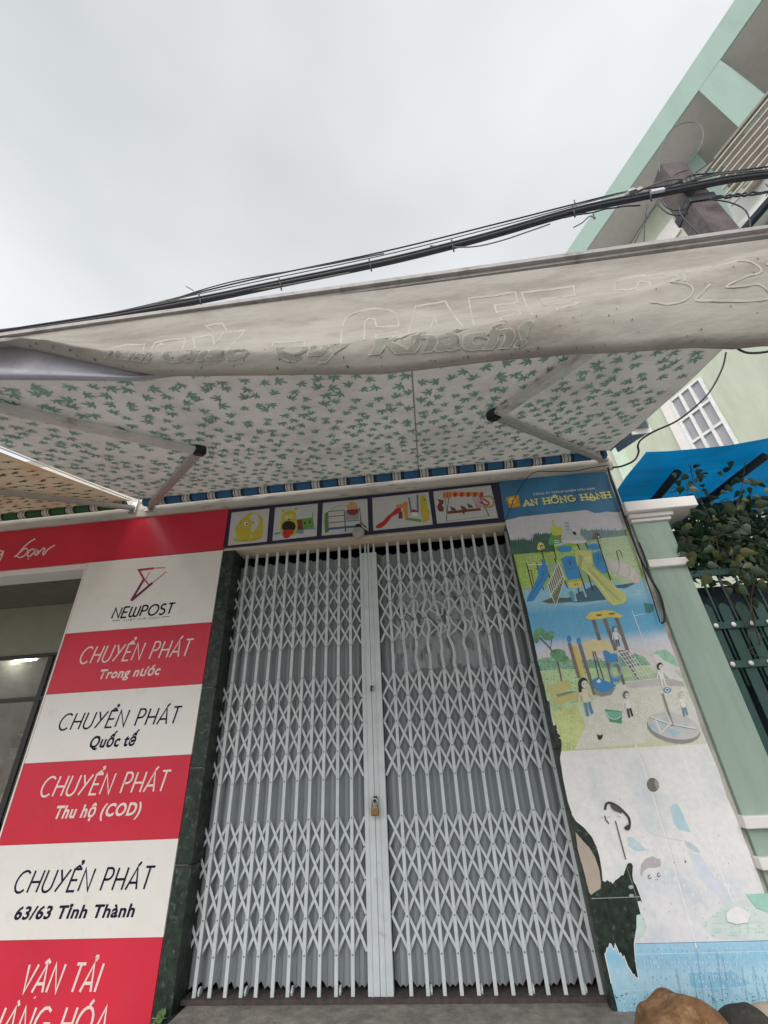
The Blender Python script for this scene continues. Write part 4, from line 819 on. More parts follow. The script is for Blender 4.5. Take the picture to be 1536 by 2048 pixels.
K.poly([(650, 1180), (690, 1170), (720, 1260), (690, 1330), (650, 1340)], ink(205, 225, 222), 3)
LB = ink(190, 222, 240)
K.rib([(640, 1445), (1600, 1420)], 5, ink(205, 230, 245), 3); K.rib([(640, 1372), (1600, 1350)], 4, ink(100, 150, 180), 3); K.rib([(560, 1690), (1600, 1660)], 5, LB, 3); K.rib([(560, 1895), (700, 1890)], 3, ink(80, 140, 170), 3)
K.poly([(990, 1570), (1300, 1560), (1420, 1640), (1180, 1700), (1020, 1660)], ink(140, 195, 222), 2)
for y0, x0, x1, hh in ((1480, 640, 1560, 52), (1575, 600, 1540, 50), (1680, 700, 1500, 40)):   # ghost of a worn-off address line
    x = x0
    while x < x1:
        wl = rnd.uniform(10, 34)
        if rnd.random() < .8: K.rib([(x, y0 + rnd.uniform(-6, 6)), (x + 12, y0 + hh + rnd.uniform(-8, 8))], rnd.uniform(3, 8), LB if rnd.random() < .6 else ink(170, 208, 230), 3)
        x += wl
for k in range(70):
    c = (rnd.uniform(480, 1560), rnd.gauss(1738, 22)); K.disc(c, rnd.uniform(2, 7), rnd.uniform(2, 6), ink(70, 90, 110), 4, n=7)
for k in range(45):
    c = (rnd.uniform(160, 1500), rnd.uniform(100, 1500)); K.disc(c, rnd.uniform(1.5, 4), rnd.uniform(2, 4), ink(120, 120, 118), 5, n=6) if not (230 < c[0] < 690 and 540 < c[1]) and c[0] > 200 + (c[1] - 100) * .25 and c[0] < 1150 + .2 * c[1] else None
for k in range(14):
    x = rnd.uniform(760, 1500); K.rib([(x, rnd.uniform(1400, 1600)), (x + 60, 1850)], 3, rnd.choice([LB, ink(120, 165, 190)]), 4)
LO = [(150, 90), (1120, 60), (1400, 760), (1480, 1000), (1200, 1330), (700, 1330), (700, 900), (420, 900), (300, 560)]
K.specks(LO, ink(214, 212, 210), 22, 3.2, 2.5, .25, seed=31); K.specks([(700, 600), (1300, 700), (1450, 1000), (1100, 1300), (720, 1250)], ink(234, 235, 240), 30, 17, 1.5, .4, 1.6, 32)
K.specks([(1090, 1240), (1250, 1100), (1390, 1085), (1500, 1040), (1600, 1330), (1180, 1325)], ink(205, 228, 222), 26, 15, 3.2, .5, .8, 33); K.specks([(500, 1700), (700, 1600), (700, 1390), (1560, 1370), (1620, 1880), (560, 1900)], ink(186, 220, 240), 23, 11, 2.4, .5, 1.4, 34); K.specks([(500, 1700), (700, 1600), (700, 1390), (1560, 1370), (1620, 1880), (560, 1900)], ink(140, 192, 220), 29, 10, 2.5, .35, 1.6, 35)
K.build('printed_lower_section', poster)
A.build('torn_lip', poster)
typed('lettering', 'CÔNG TY TRÁCH NHIỆM HỮU HẠN', (1067, 991), (1188, 975), ink(225, 232, 238), poster, YP, shear=.05, layer=5, bold=.02)
letters('lettering', 'AN HỒNG HẠNH', (1049, 1012), (1218, 984), .0135, ink(235, 226, 150), poster, YP, shear=0, gap=.20, layer=4, serif=.015, shadow=ink(40, 60, 50))
LGo = Flat(wallfn(YP - .0022, zoomf(980, 900, 3.413))); LGo.poly([(105, 325), (195, 305), (208, 385), (130, 398), (118, 350)], ink(214, 160, 60), 3); LGo.disc((150, 345), 26, 22, ink(240, 205, 110), 4); LGo.disc((152, 347), 5, 6, ink(120, 60, 40), 5); LGo.poly([(100, 345), (125, 340), (125, 358)], ink(230, 120, 50), 4); LGo.build('emblem', poster)
# beige plaster patch and mortar line bared by the tear
bp = [(1151, 1664), (1166, 1682), (1178, 1694), (1190, 1714.6), (1198.8, 1741), (1202, 1765), (1201, 1777), (1190, 1784), (1182, 1790), (1178, 1784), (1169, 1747), (1155.7, 1700)]
BP = Flat(wallfn(-.0075)); BP.poly(bp, M_BEIGE, 1); BP.rib([(1183, 1797), (1268, 1794), (1283, 1793)], 1.6, ink(150, 165, 150), 2); BP.rib([(1252, 1730), (1266, 1772), (1275, 1800)], 1.3, ink(120, 140, 125), 2)
BP.disc((1262, 1774), 5, 4, ink(165, 180, 168), 2); BP.disc((1263, 1791), 5, 3, ink(165, 180, 168), 2)
BP.build('bare_plaster_patch', shop)

# ------------------------------------------------------------------ green pillar
pil = empty('gate_pillar', (1.84, 0, 0), 'sage green square gate pillar with white moulded cap and bands', 'pillar')
box('shaft', (1.70, -.03, 0), (1.975, .26, 3.05), M_PILLAR, pil, .006)
box('cap', (1.655, -.11, 3.115), (2.20, .33, 3.205), M_PLW, pil, .008); box('moulding', (1.675, -.07, 3.075), (2.02, .30, 3.112), M_PLW, pil, .012); box('moulding', (1.69, -.05, 3.045), (2.0, .28, 3.072), M_PLW, pil, .01)
box('band', (1.695, -.06, 2.655), (2.0, .28, 2.715), M_PLW, pil, .006)
box('band', (1.675, -.075, 1.055), (2.03, .29, 1.115), M_PLW, pil, .006); box('band', (1.68, -.07, .87), (2.03, .29, .925), M_PLW, pil, .006)
lw = box('plinth_wall', (1.70, -.028, .0), (2.6, .2, 1.05), M_PILLAR); pin(lw, pil)

# ------------------------------------------------------------------ green picket gate
YG = .1
gg_ = empty('picket_gate', (2.6, YG, 1.1), 'dark green steel picket gate with white bolt caps behind the green pillar', 'gate')
gxs = [at(1426.7 - 34.8 + 34.9 * i, 1254 - 2.4 * i, YG).x for i in range(12)]
pitch = gxs[2] - gxs[1]; z1 = at(1461, 1251, YG).z; z2 = at(1461, 1330, YG).z
for i, x in enumerate(gxs):
    hw = pitch * .31; zt = at(1443, 1207, YG).z
    V = []
    for y in (YG - .006, YG + .012): V += [(x - hw, y, 1.06), (x + hw, y, 1.06), (x + hw, y, zt - .03), (x + hw * .4, y, zt), (x - hw * .4, y, zt), (x - hw, y, zt - .03)]
    mesh_obj('picket_board', V, [tuple(range(6)), tuple(range(11, 5, -1))] + [(k, (k + 1) % 6 + 0, (k + 1) % 6 + 6, k + 6) for k in range(6)], M_GATEG, gg_)
    xb = x + pitch / 2; tube('bar', [(xb, YG, z2 - .14), (xb, YG, 2.75)], .009, M_GATEG, gg_)
    for z in (z1, z2):
        bm = bmesh.new(); bmesh.ops.create_uvsphere(bm, u_segments=12, v_segments=8, radius=.017, matrix=Matrix.Translation((x, YG - .03, z)) @ Matrix.Diagonal((1, .6, 1, 1))); bm_obj('bolt_cap', bm, M_BOLT, gg_, True)
for z in (z1, z2, 2.62): box('rail', (1.98, YG - .022, z - .024), (gxs[-1] + .1, YG - .0065, z + .024), M_GATEG, gg_, .002)
box('yard_shade_sheet', (1.98, YG + .12, 1.05), (gxs[-1] + .1, YG + .13, 2.55), M_DARK, gg_)  # dark sheet added to stand for the shaded yard between the pickets

# ------------------------------------------------------------------ blue canopy
can = empty('blue_canopy', (2.6, .6, 3.6), 'bright blue tarpaulin canopy on dark rafters above the picket gate', 'canopy')
n = 14; V = []; F = []
for j in range(n + 1):
    for i in range(n + 1):
        u, v = i / n, j / n; e0 = -.215 + .05 * u; x = 1.92 + u * 2.3 - (.07 * v); y = e0 + (1.15 - e0) * v
        if v > .7 and u < .12: x += .0
        V.append((x, y, 3.6 + .012 * noise.noise(Vector((x * 3, y * 3, 0))) - .02 * math.sin(u * 9) * (1 - v)))
for j in range(n):
    for i in range(n): a = j * (n + 1) + i; F.append((a, a + 1, a + n + 2, a + n + 1))
mesh_obj('tarpaulin', V, F, M_TARP, can, True)
tube('rafter', [(2.27, .72, 3.53), (2.30, .10, 3.56)], .035, M_DARK, can); tube('rafter', [(2.80, .66, 3.53), (2.95, -.02, 3.56)], .035, M_DARK, can)
beam('beam', (2.05, .78, 3.52), (4.3, .78, 3.52), .06, .07, M_DARK, can); beam('beam', (2.05, 1.12, 3.42), (4.3, 1.12, 3.42), .05, .05, M_DARK, can)
tube('post', [(2.10, .8, 0), (2.10, .8, 3.5)], .03, M_DARK, can)

# teal side wall of the yard just behind the pillar, and the yard shade
tw = mesh_obj('yard_wall', [(1.705, .27, 0), (1.705, 3.4, 0), (1.705, 3.4, 3.45), (1.705, .27, 3.45), (1.78, .27, 0), (1.78, 3.4, 0), (1.78, 3.4, 3.45), (1.78, .27, 3.45)], [(0, 1, 2, 3), (7, 6, 5, 4), (0, 3, 7, 4), (1, 5, 6, 2), (3, 2, 6, 7), (0, 4, 5, 1)], mat('teal_wall', (.10, .36, .30), rough=.8))
finish(tw, 'narrow teal side wall seen between the pillar cap and the blue canopy', 'wall')

# ------------------------------------------------------------------ green house behind
th = R_(-24.5); HD = Vector((math.sin(th), math.cos(th), 0)); HN = Vector((math.cos(th), -math.sin(th), 0)); D0 = 8.0
def HP(a, dep, z): return CAM * 1 + HD * a + HN * dep - Vector((0, 0, CAM.z)) + Vector((0, 0, z))
def hp_at(px, py, dep):
    p = hit(px, py, HN, CAM + HN * dep); return (p - CAM).dot(HD), p.z
house = empty('green_house', HP(2, 9, 0), 'tall pale green town house with mint trim, roof terrace openings and a white barred window', 'building')
def hbox_bm(bm, a0, a1, d0, d1, z0_, z1_, mi=0):
    V = [HP(a, d, z) for z in (z0_, z1_) for (a, d) in ((a0, d0), (a1, d0), (a1, d1), (a0, d1))]
    vs = [bm.verts.new(v) for v in V]
    for f in ((0, 3, 2, 1), (4, 5, 6, 7), (0, 1, 5, 4), (1, 2, 6, 5), (2, 3, 7, 6), (3, 0, 4, 7)): bm.faces.new([vs[i] for i in f]).material_index = mi
def hbox(name, a0, a1, d0, d1, z0_, z1_, m):
    bm = bmesh.new(); hbox_bm(bm, a0, a1, d0, d1, z0_, z1_); return bm_obj(name, bm, m, house)
ZF, ZR = 13.56, 14.37; AE = 9.0
bm = bmesh.new(); hbox_bm(bm, -6, AE, 9.0, 15, 0, 9.6); hbox_bm(bm, 2.25, AE, 9.001, 15, 9.602, ZF - .004); hbox_bm(bm, -6, 2.248, 12.0, 15, 9.602, ZF - .004); bm_obj('wall', bm, M_GWALL, house)
bm = bmesh.new(); hbox_bm(bm, -6, AE + .6, 8.0, 8.03, ZF, ZR); bm_obj('roof_fascia', bm, M_GTRIM, house)
hbox('roof_slab', -6, AE + .6, 8.031, 15, ZF + .001, ZR - .05, M_GREY)
a_o1 = hp_at(1440, 120, 8)[0]; a_o2 = hp_at(1398, 181, 8)[0]
hbox('pillar', a_o1, a_o2, 8.004, 8.2, 10.2, ZF - .002, M_GTRIM)
hbox('pillar', a_o1 - 3.4, a_o1 - 2.9, 8.004, 8.2, 10.2, ZF - .002, M_GTRIM); hbox('pillar', AE + .1, AE + .58, 8.004, 8.2, 9.0, ZF - .002, M_GTRIM)
a_s = hp_at(1395, 360, 8.97)[0]; hbox('corner_trim', 1.95, 2.25, 8.93, 8.996, 7.5, ZF - .006, M_GTRIM)
hbox('balcony_slab', -6, 2.0, 8.3, 8.99, 9.45, 9.6, M_GTRIM)
# slatted screen
for k in range(8):
    aL, zL_ = hp_at(1427 + k * 4.4, 340 + k * 9.5, 7.93); 
    o = beam('screen_slat', HP(aL + .0, 7.93, 11.42 - k * .165), HP(-5, 7.93, 11.42 - k * .165), .04, .035, mat('beige_slat', (.50, .46, .41), rough=.6), house); 
hbox('screen_back', -5, 1.6, 8.0, 8.003, 10.2, 11.4, mat('brown_screen_back', (.22, .19, .17), rough=.8))
hbox('screen_rail', -5, 1.95, 7.90, 7.96, 11.50, 11.56, mat('grey_rail', (.25, .23, .21), rough=.6))
# white sheet awning under the screen
q = [hp_at(x, y, 8.0) for x, y in ((1436, 398), (1480, 372), (1536, 332), (1600, 300), (1600, 330), (1560, 392), (1520, 426), (1487, 462), (1470, 480), (1455, 445))]
V = [HP(a, 7.98 + (.25 if k in (0, 8, 9) else 0), z) for k, (a, z) in enumerate(q)] + [HP(a, 8.2 + (.25 if k in (0, 8, 9) else 0), z) for k, (a, z) in enumerate(q)]; nn_ = len(q)
mesh_obj('sheet_awning', V, [tuple(range(nn_)), tuple(range(2 * nn_ - 1, nn_ - 1, -1))] + [(k, (k + 1) % nn_, (k + 1) % nn_ + nn_, k + nn_) for k in range(nn_)], mat('white_polycarbonate', (.62, .62, .60), rough=.4, var=.12, vscale=1), house)
r0, r1_ = hp_at(1484, 465, 7.9), hp_at(1560, 378, 7.9); beam('awning_rail', HP(r0[0], 7.9, r0[1]), HP(r1_[0], 7.9, r1_[1]), .10, .10, M_DARK, house)
# diamond vent on the upper wall
vz = [hp_at(x, y, 8.97) for x, y in ((1313, 478), (1345, 437), (1362, 459), (1345, 484), (1318, 489))]
V = [HP(a, 8.95, z) for a, z in vz[:1] + vz[1:]] + [HP(a, 8.995, z) for a, z in vz]
mesh_obj('wall_vent', V, [tuple(range(5)), tuple(range(9, 4, -1))] + [(k, (k + 1) % 5, (k + 1) % 5 + 5, k + 5) for k in range(5)], M_PLW, house)
# barred window
wa1, wz1 = hp_at(1341, 803, 8.95); wa0, _ = hp_at(1399, 758, 8.95); _, wz0 = hp_at(1476, 888, 8.95)
WF = mat('white_window_frame', (.8, .8, .8), rough=.5); WG = mat('grey_window_glass', (.34, .34, .37), rough=.12, var=.25, vscale=3, stretch=(1, 1, .2))
bm = bmesh.new()
for k in range(4):
    a = wa0 + (wa1 - wa0) * k / 3; hbox_bm(bm, a - .028, a + .028, 8.93, 8.985, wz0 - .7, wz1)
win = bm_obj('window', bm, WF, house)
for z in [wz1 - (wz1 - wz0) * k / 3 for k in range(4)]: bm = bmesh.new(); hbox_bm(bm, wa0 + .03, wa1 - .03, 8.935, 8.98, z - .028, z + .028); bm_obj('bar', bm, WF, win)
for k in range(3):
    for j in range(3):
        a = wa0 + (wa1 - wa0) * k / 3; z = wz1 - (wz1 - wz0) * j / 3; bm = bmesh.new()
        hbox_bm(bm, a + .03, a + (wa1 - wa0) / 3 - .03, 8.975, 8.99, z - (wz1 - wz0) / 3 + .03, z - .03); bm_obj('pane', bm, WG, win)
bm = bmesh.new(); hbox_bm(bm, wa1 + .03, wa1 + .26, 8.95, 8.998, wz0 - 1.4, wz1 + .3); bm_obj('shutter', bm, M_PLW, win)
bm = bmesh.new(); hbox_bm(bm, wa0 - .03, wa1 + .03, 8.94, 8.997, wz0 - 1.4, wz0 - .03); bm_obj('shutter', bm, M_PLW, win)
hbox('wall_strip', wa1 + 1.55, wa1 + 1.85, 8.93, 8.997, 0, 9, mat('pale_mint_strip', (.6, .72, .6), rough=.8))
# neighbour's eave seen at the awning end
ev = empty('eave_box', (1.95, .6, 3.9), 'small weathered grey eave box sticking out behind the right end of the awning', 'eave')
bm = bmesh.new(); e = [atz(1236, 905, 3.95), atz(1222, 880, 3.95), atz(1290, 840, 3.95), atz(1302, 862, 3.95)]
vs = [bm.verts.new(v) for v in e] + [bm.verts.new(v + Vector((.01, 0, .09))) for v in e]
for f in ((0, 3, 2, 1), (4, 5, 6, 7), (0, 1, 5, 4), (1, 2, 6, 5), (2, 3, 7, 6), (3, 0, 4, 7)): bm.faces.new([vs[i] for i in f])
bm_obj('panel', bm, mat('blue_grey_sheet', (.24, .27, .32), rough=.5, dirt=(.5, .5, .5)), ev)
bm = bmesh.new(); e2 = [atz(1262, 858, 3.96), atz(1285, 838, 3.96), atz(1297, 842, 3.96), atz(1300, 858, 3.96)]
beam('flashing', atz(1262, 862, 3.94), atz(1301, 858, 3.94), .015, .09, M_PLW, ev); bm.free()
tube('bracket', [(1.72, .1, 3.55), (1.80, .35, 3.95)], .008, M_BLACK, ev)

# ------------------------------------------------------------------ awnings
RY, FY = -.12, -2.24; RZ, FZ = 3.712, 3.128
SL_ = (RZ - FZ) / (RY - FY)
def fab_z(y): return RZ + (y - RY) * SL_
def sag(x, y):
    t_ = (y - RY) / (FY - RY); return -.02 * math.sin(math.pi * max(0, min(1, t_))) + .006 * noise.noise(Vector((x * 1.5, y * 2.5, 0)))
LEAF = [(-.05, -.25), (.05, -.25)]
for _a, _l in ((0, .7), (45, .85), (90, 1.05), (135, .85), (180, .7)):
    for _da, _r in ((-22, .26), (-15, .6 * _l), (0, _l), (15, .6 * _l)): LEAF.append((_r * math.cos(R_(_a + _da)), _r * math.sin(R_(_a + _da)) - .1))
LEAF.append((-.12, -.02))
def awning(name, x0, x1, label, fabm, printm, r_main, r_dark, arms, group, long_leaf=False, frontz=None):
    root = empty(name, ((x0 + x1) / 2, RY, RZ), label, 'awning', group)
    nx, ny = int((x1 - x0) / .12), 18; V = []; F = []
    for j in range(ny + 1):
        for i in range(nx + 1):
            x = x0 + (x1 - x0) * i / nx; y = RY + (FY - RY) * j / ny; V.append((x, y, fab_z(y) + sag(x, y)))
    for j in range(ny):
        for i in range(nx): a = j * (nx + 1) + i; F.append((a, a + 1, a + nx + 2, a + nx + 1))
    mesh_obj('canvas', V, F, fabm, root, True)
    V = []; F = []; r2 = random.Random(3 + len(name)); px_, py_ = (.105, .082) if not long_leaf else (.12, .085)
    yy = FY + .03; row = 0
    while yy < RY - .02:
        xx = x0 + .05 + (row % 2) * px_ * .5
        while xx < x1 - .06:
            if r2.random() < .93:
                cx, cy = xx + r2.uniform(-.03, .03), yy + r2.uniform(-.026, .026); an = r2.choice([0, .4, -.5, 1.1, -1.2, 1.9, -1.9, 2.8]) + r2.uniform(-.3, .3); s = r2.uniform(.045, .064) if not long_leaf else r2.uniform(.05, .07); b = len(V)
                sq = .45 if long_leaf else 1
                cxx, cyy = cx, min(cy, RY - .06); V.append((cxx, cyy, fab_z(cyy) + sag(cxx, cyy) - .004)); m_ = len(LEAF)
                for (u, v) in LEAF:
                    u, v = u * s * (1.25 if long_leaf else 1), v * s * sq; x = cx + u * math.cos(an * (.2 if long_leaf else 1)) - v * math.sin(an * (.2 if long_leaf else 1)); y = cy + u * math.sin(an * (.2 if long_leaf else 1)) + v * math.cos(an * (.2 if long_leaf else 1))
                    x = max(x0 + .01, min(x1 - .01, x)); y = max(FY + .01, min(RY - .04, y)); V.append((x, y, fab_z(y) + sag(x, y) - .004))
                for k in range(m_): F.append((b, b + 1 + k, b + 1 + (k + 1) % m_))
            xx += px_
        yy += py_; row += 1
    o = mesh_obj('leaf_print', V, F, printm, root); o['kind'] = 'stuff'
    for xs_ in ([x0 + 2.64] if x1 - x0 > 3.5 and x0 > -3 else []):
        V = []; F = []
        for j in range(25):
            y = RY + (FY - RY) * j / 24; V += [(xs_ - .004, y, fab_z(y) + sag(xs_, y) - .005), (xs_ + .004, y, fab_z(y) + sag(xs_, y) - .005)]
        for j in range(24): F.append((2 * j, 2 * j + 1, 2 * j + 3, 2 * j + 2))
        mesh_obj('seam', V, F, mat('seam_grey', (.28, .28, .26), rough=.9), root)
    # striped roll of canvas on its tube
    pat = [(.125, 0), (.018, 1), (.012, 2), (.006, 1), (.026, 2), (.014, 3), (.012, 2), (.032, 1)]; x = x0 + .06; V = []; F = []; I = []; rr = .037; k = 0
    while x < x1 - .06:
        wd, mi_ = pat[k % len(pat)]; e = min(x1 - .05, x + wd); b = len(V)
        for q in (x, e):
            for s in range(14): a = 2 * math.pi * s / 14; V.append((q, RY + .005 + rr * math.cos(a), RZ - .032 + rr * math.sin(a)))
        for s in range(14): F.append((b + s, b + (s + 1) % 14, b + 14 + (s + 1) % 14, b + 14 + s)); I.append(mi_)
        x = e; k += 1
    mesh_obj('canvas_roll', V, F, [r_main, r_dark, M_CREAM, ink(120, 130, 145)], root, True, I)
    beam('front_bar', (x0 - .03, FY - .02, FZ + .0), (x1 + .03, FY - .02, FZ + .0), .045, .05, M_BAR, root, bev=.015)
    for (sh, el, fr_) in arms:
        sh, el, fr_ = Vector(sh), Vector(el), Vector(fr_); nrm = Vector((0, -SL_, 1)).normalized()
        beam('upper_arm', sh, el, .062, .038, M_ALU, root, up=nrm, bev=.006); beam('forearm', el + (fr_ - el).normalized() * .03, fr_, .078, .036, M_ALUW, root, up=nrm, bev=.006)
        beam('arm_rib', sh.lerp(el, .02) - nrm * .021, sh.lerp(el, .95) - nrm * .021, .012, .006, M_ALU, root, up=nrm)
        d = (el - sh).normalized(); bm = bmesh.new(); beam_bm(bm, el - d * .02, el + d * .05, .075, .06, up=nrm, bev=.008); bm_obj('elbow', bm, M_BLACK, root)
        for t_ in (.06, .1): 
            c = sh.lerp(el, 1 - t_) - nrm * .02; V, F = tube_data([c, c - nrm * .004], .006, 8); mesh_obj('rivet', V, F, M_BLACK, root)
        c = sh.lerp(el, .06); V, F = tube_data([c - nrm * .018, c - nrm * .024], .006, 8); mesh_obj('rivet', V, F, M_BLACK, root)
        bm = bmesh.new(); add_box(bm, sh + Vector((-.02, -.01, -.05)), sh + Vector((.02, .10, .06)), .004); add_box(bm, sh + Vector((-.035, -.02, -.062)), sh + Vector((.035, .03, -.052)), .003); add_box(bm, sh + Vector((.026, -.02, -.04)), sh + Vector((.034, .10, .08)), .002); bm_obj('shoulder_bracket', bm, M_STEEL, root)
    return root
nF = (0, SL_, -1); oF = (0, RY, RZ - .055)
def onf(px, py): return hit(px, py, nF, oF)
shR, elR, frR = onf(1212, 921), onf(990, 832), None
dr = onf(1190, 697) - elR; frR = elR + dr * ((FY + .03 - elR.y) / dr.y)
shL, elL = onf(300, 1012), onf(398, 903); dl = onf(0, 815) - elL; frL = elL + dl * ((FY + .05 - elL.y) / dl.y)
aw = awning('retractable_awning', -2.60, 1.70, 'wide retractable awning of white canvas printed with green leaves over the folding gate', M_FAB, M_LEAFP, M_BLUE1, M_NAVY2, [(shR, elR, frR), (shL, elL, frL)], 'retractable awnings')
sh2 = onf(268, 1016); e2_ = onf(0, 984); el2 = sh2 + (e2_ - sh2).normalized() * (shR - elR).length * 1.0; fr2 = el2 + Vector((-.9, -1.0, -.25)).normalized() * 1.0
aw2 = awning('retractable_awning', -6.2, -2.68, 'cream awning with dark leaf print and green striped roll at the left edge', M_FAB2, M_LEAFP2, M_GREEN1, mat('roller_dark_green', (.01, .02, .015), rough=.8), [(sh2, el2, fr2)], 'retractable awnings', True)
beam('side_hem', (-2.655, RY - .02, fab_z(RY) - .004), (-2.655, FY, fab_z(FY) - .006), .012, .006, mat('sunlit_white_hem', (.75, .75, .72), rough=.6), aw2)  # hem strip whitened: sunlight along the gap is put into its colour
beam('side_hem', (1.70, RY, fab_z(RY)), (1.70, FY, fab_z(FY)), .012, .008, mat('dark_hem', (.05, .05, .06), rough=.8), aw)

# valance of the wide awning, gathered and curled
def interp(pts, x):
    if x <= pts[0][0]: a, b = pts[0], pts[1]
    elif x >= pts[-1][0]: a, b = pts[-2], pts[-1]
    else:
        for a, b in zip(pts, pts[1:]):
            if a[0] <= x <= b[0]: break
    k = (x - a[0]) / (b[0] - a[0]); 
    if pts[0][0] <= x <= pts[-1][0]: pass
    return a[1] + (b[1] - a[1]) * k
TOPC = [(-200, 700), (0, 678), (300, 632), (768, 579), (1200, 522), (1536, 478), (1700, 456)]
RID = [(-200, 640), (-60, 668), (40, 676), (100, 682), (150, 691), (220, 700), (280, 704), (400, 702), (560, 697), (640, 690), (800, 673), (950, 652), (1065, 633), (1150, 614), (1250, 590), (1350, 560), (1450, 530), (1536, 500), (1700, 470)]
HEM = [(-200, 650), (0, 683), (66, 695), (160, 716), (260, 738), (310, 744), (380, 744), (560, 742), (620, 741), (760, 740), (850, 730), (1000, 712), (1150, 699), (1250, 695), (1400, 685), (1480, 688), (1536, 682), (1700, 676)]
def vs_(px, v):
    t_, r_, h_ = interp(TOPC, px), interp(RID, px), interp(HEM, px); r_ = max(r_, t_ + 3); h_ = max(h_, r_ + 6)
    T = at(px, t_, -2.27); Rg = at(px, r_, -2.365); Hm = at(px, h_, -2.325)
    if v <= 1: p = T.lerp(Rg, v) + Vector((0, .022 * math.sin(math.pi * v), 0))
    else: k = v - 1; p = Rg.lerp(Hm, k) + Vector((0, -.015 * math.sin(math.pi * k), 0))
    wgt = math.sin(math.pi * min(1, v / 2)) ; p = p + Vector((0, .010 * wgt * noise.noise(Vector((px * .013, v * 1.3, 0))) + .004 * wgt * noise.noise(Vector((px * .05, v * 4, 3))), 0))
    return p
pxs = list(range(-200, 1701, 12)); vsv = [0, .12, .25, .4, .55, .7, .85, .93, 1.0, 1.07, 1.15, 1.3, 1.45, 1.6, 1.75, 1.88, 2.0]
V = []; F = []
for v in vsv:
    for x in pxs: V.append(vs_(x, v))
for x in pxs: V.append(vs_(x, 2.0) + Vector((0, .03, .012)))
for x in pxs: V.append(vs_(x, 2.0) + Vector((0, .035, .06)))
nP = len(pxs)
for j in range(len(vsv) + 1):
    for i in range(nP - 1): a = j * nP + i; F.append((a, a + 1, a + nP + 1, a + nP))
mesh_obj('valance', V, F, M_VAL, aw, True)
def valfn(u, v, l):
    t_, r_, h_ = interp(TOPC, u), interp(RID, u), interp(HEM, u); r_ = max(r_, t_ + 3); h_ = max(h_, r_ + 6)
    k = (v - t_) / (r_ - t_) if v < r_ else 1 + (v - r_) / (h_ - r_)
    p = vs_(u, max(0, min(2, k))); return p + (CAM - p).normalized() * (.0022 + .0004 * l)
T1 = Flat(valfn)
zv3 = zoomf(560, 560, 2.844); zv2 = zoomf(768, 450, 2.0); zv1 = zoomf(200, 600, 3.657)
def ol(pts, f, wd=3.4, closed=False):
    q = [f(*p) for p in pts]; 
    if closed: q.append(q[0])
    T1.rib(q, wd, M_VALT, 1, sub=9)
ol([(70, 355), (80, 328), (290, 298), (305, 300), (310, 368)], zv1); ol([(350, 370), (382, 290), (600, 255), (600, 365)], zv1); ol([(400, 340), (430, 300), (455, 320)], zv1)
ol([(700, 368), (655, 250), (800, 228), (822, 308), (880, 208), (1042, 190), (925, 362)], zv1); ol([(905, 195), (880, 148), (755, 165), (815, 205)], zv1)
ol([(1262, 350), (1268, 308), (1490, 285), (1495, 345)], zv1)
C_ = [(345, 362), (345, 260), (370, 205), (430, 170), (520, 152), (610, 155), (655, 180), (675, 240)]
T1.rib([zv3(*p) for p in C_], 4.0, M_VALT, 1, smooth=True, n=5); ol([(675, 242), (545, 255), (535, 210), (500, 205), (478, 225), (480, 345)], zv3); ol([(545, 340), (545, 312), (675, 290)], zv3)
ol([(725, 322), (768, 130), (940, 102), (1045, 270)], zv3); ol([(855, 275), (878, 185), (900, 262)], zv3); ol([(1105, 260), (1075, 88), (1345, 48), (1358, 105), (1225, 120), (1235, 165), (1360, 155), (1370, 190), (1255, 212), (1258, 238)], zv3)
ol([(595, 365), (555, 255), (765, 228), (770, 262), (635, 280), (645, 312), (760, 295), (780, 310), (690, 332), (700, 345)], zv2)
T1.rib([zv2(*p) for p in [(930, 245), (935, 215), (1000, 190), (1090, 180), (1160, 190), (1180, 215), (1150, 225), (1200, 240), (1230, 275), (1200, 315), (1130, 330), (1060, 320)]], 4.2, M_VALT, 1, smooth=True)
T1.rib([zv2(*p) for p in [(935, 248), (1010, 240), (1030, 212), (1070, 215), (1060, 235), (1010, 252)]], 4.2, M_VALT, 1, smooth=True)
T1.rib([zv2(*p) for p in [(1200, 230), (1215, 175), (1300, 145), (1400, 140), (1470, 160), (1500, 205), (1440, 225), (1360, 265), (1420, 268), (1490, 262), (1520, 320), (1255, 325), (1265, 290), (1300, 250)]], 4.2, M_VALT, 1, smooth=True)
T1.rib([zv2(*p) for p in [(1520, 180), (1560, 150), (1640, 150), (1640, 240), (1560, 280), (1530, 240)]], 4.2, M_VALT, 1, smooth=True)
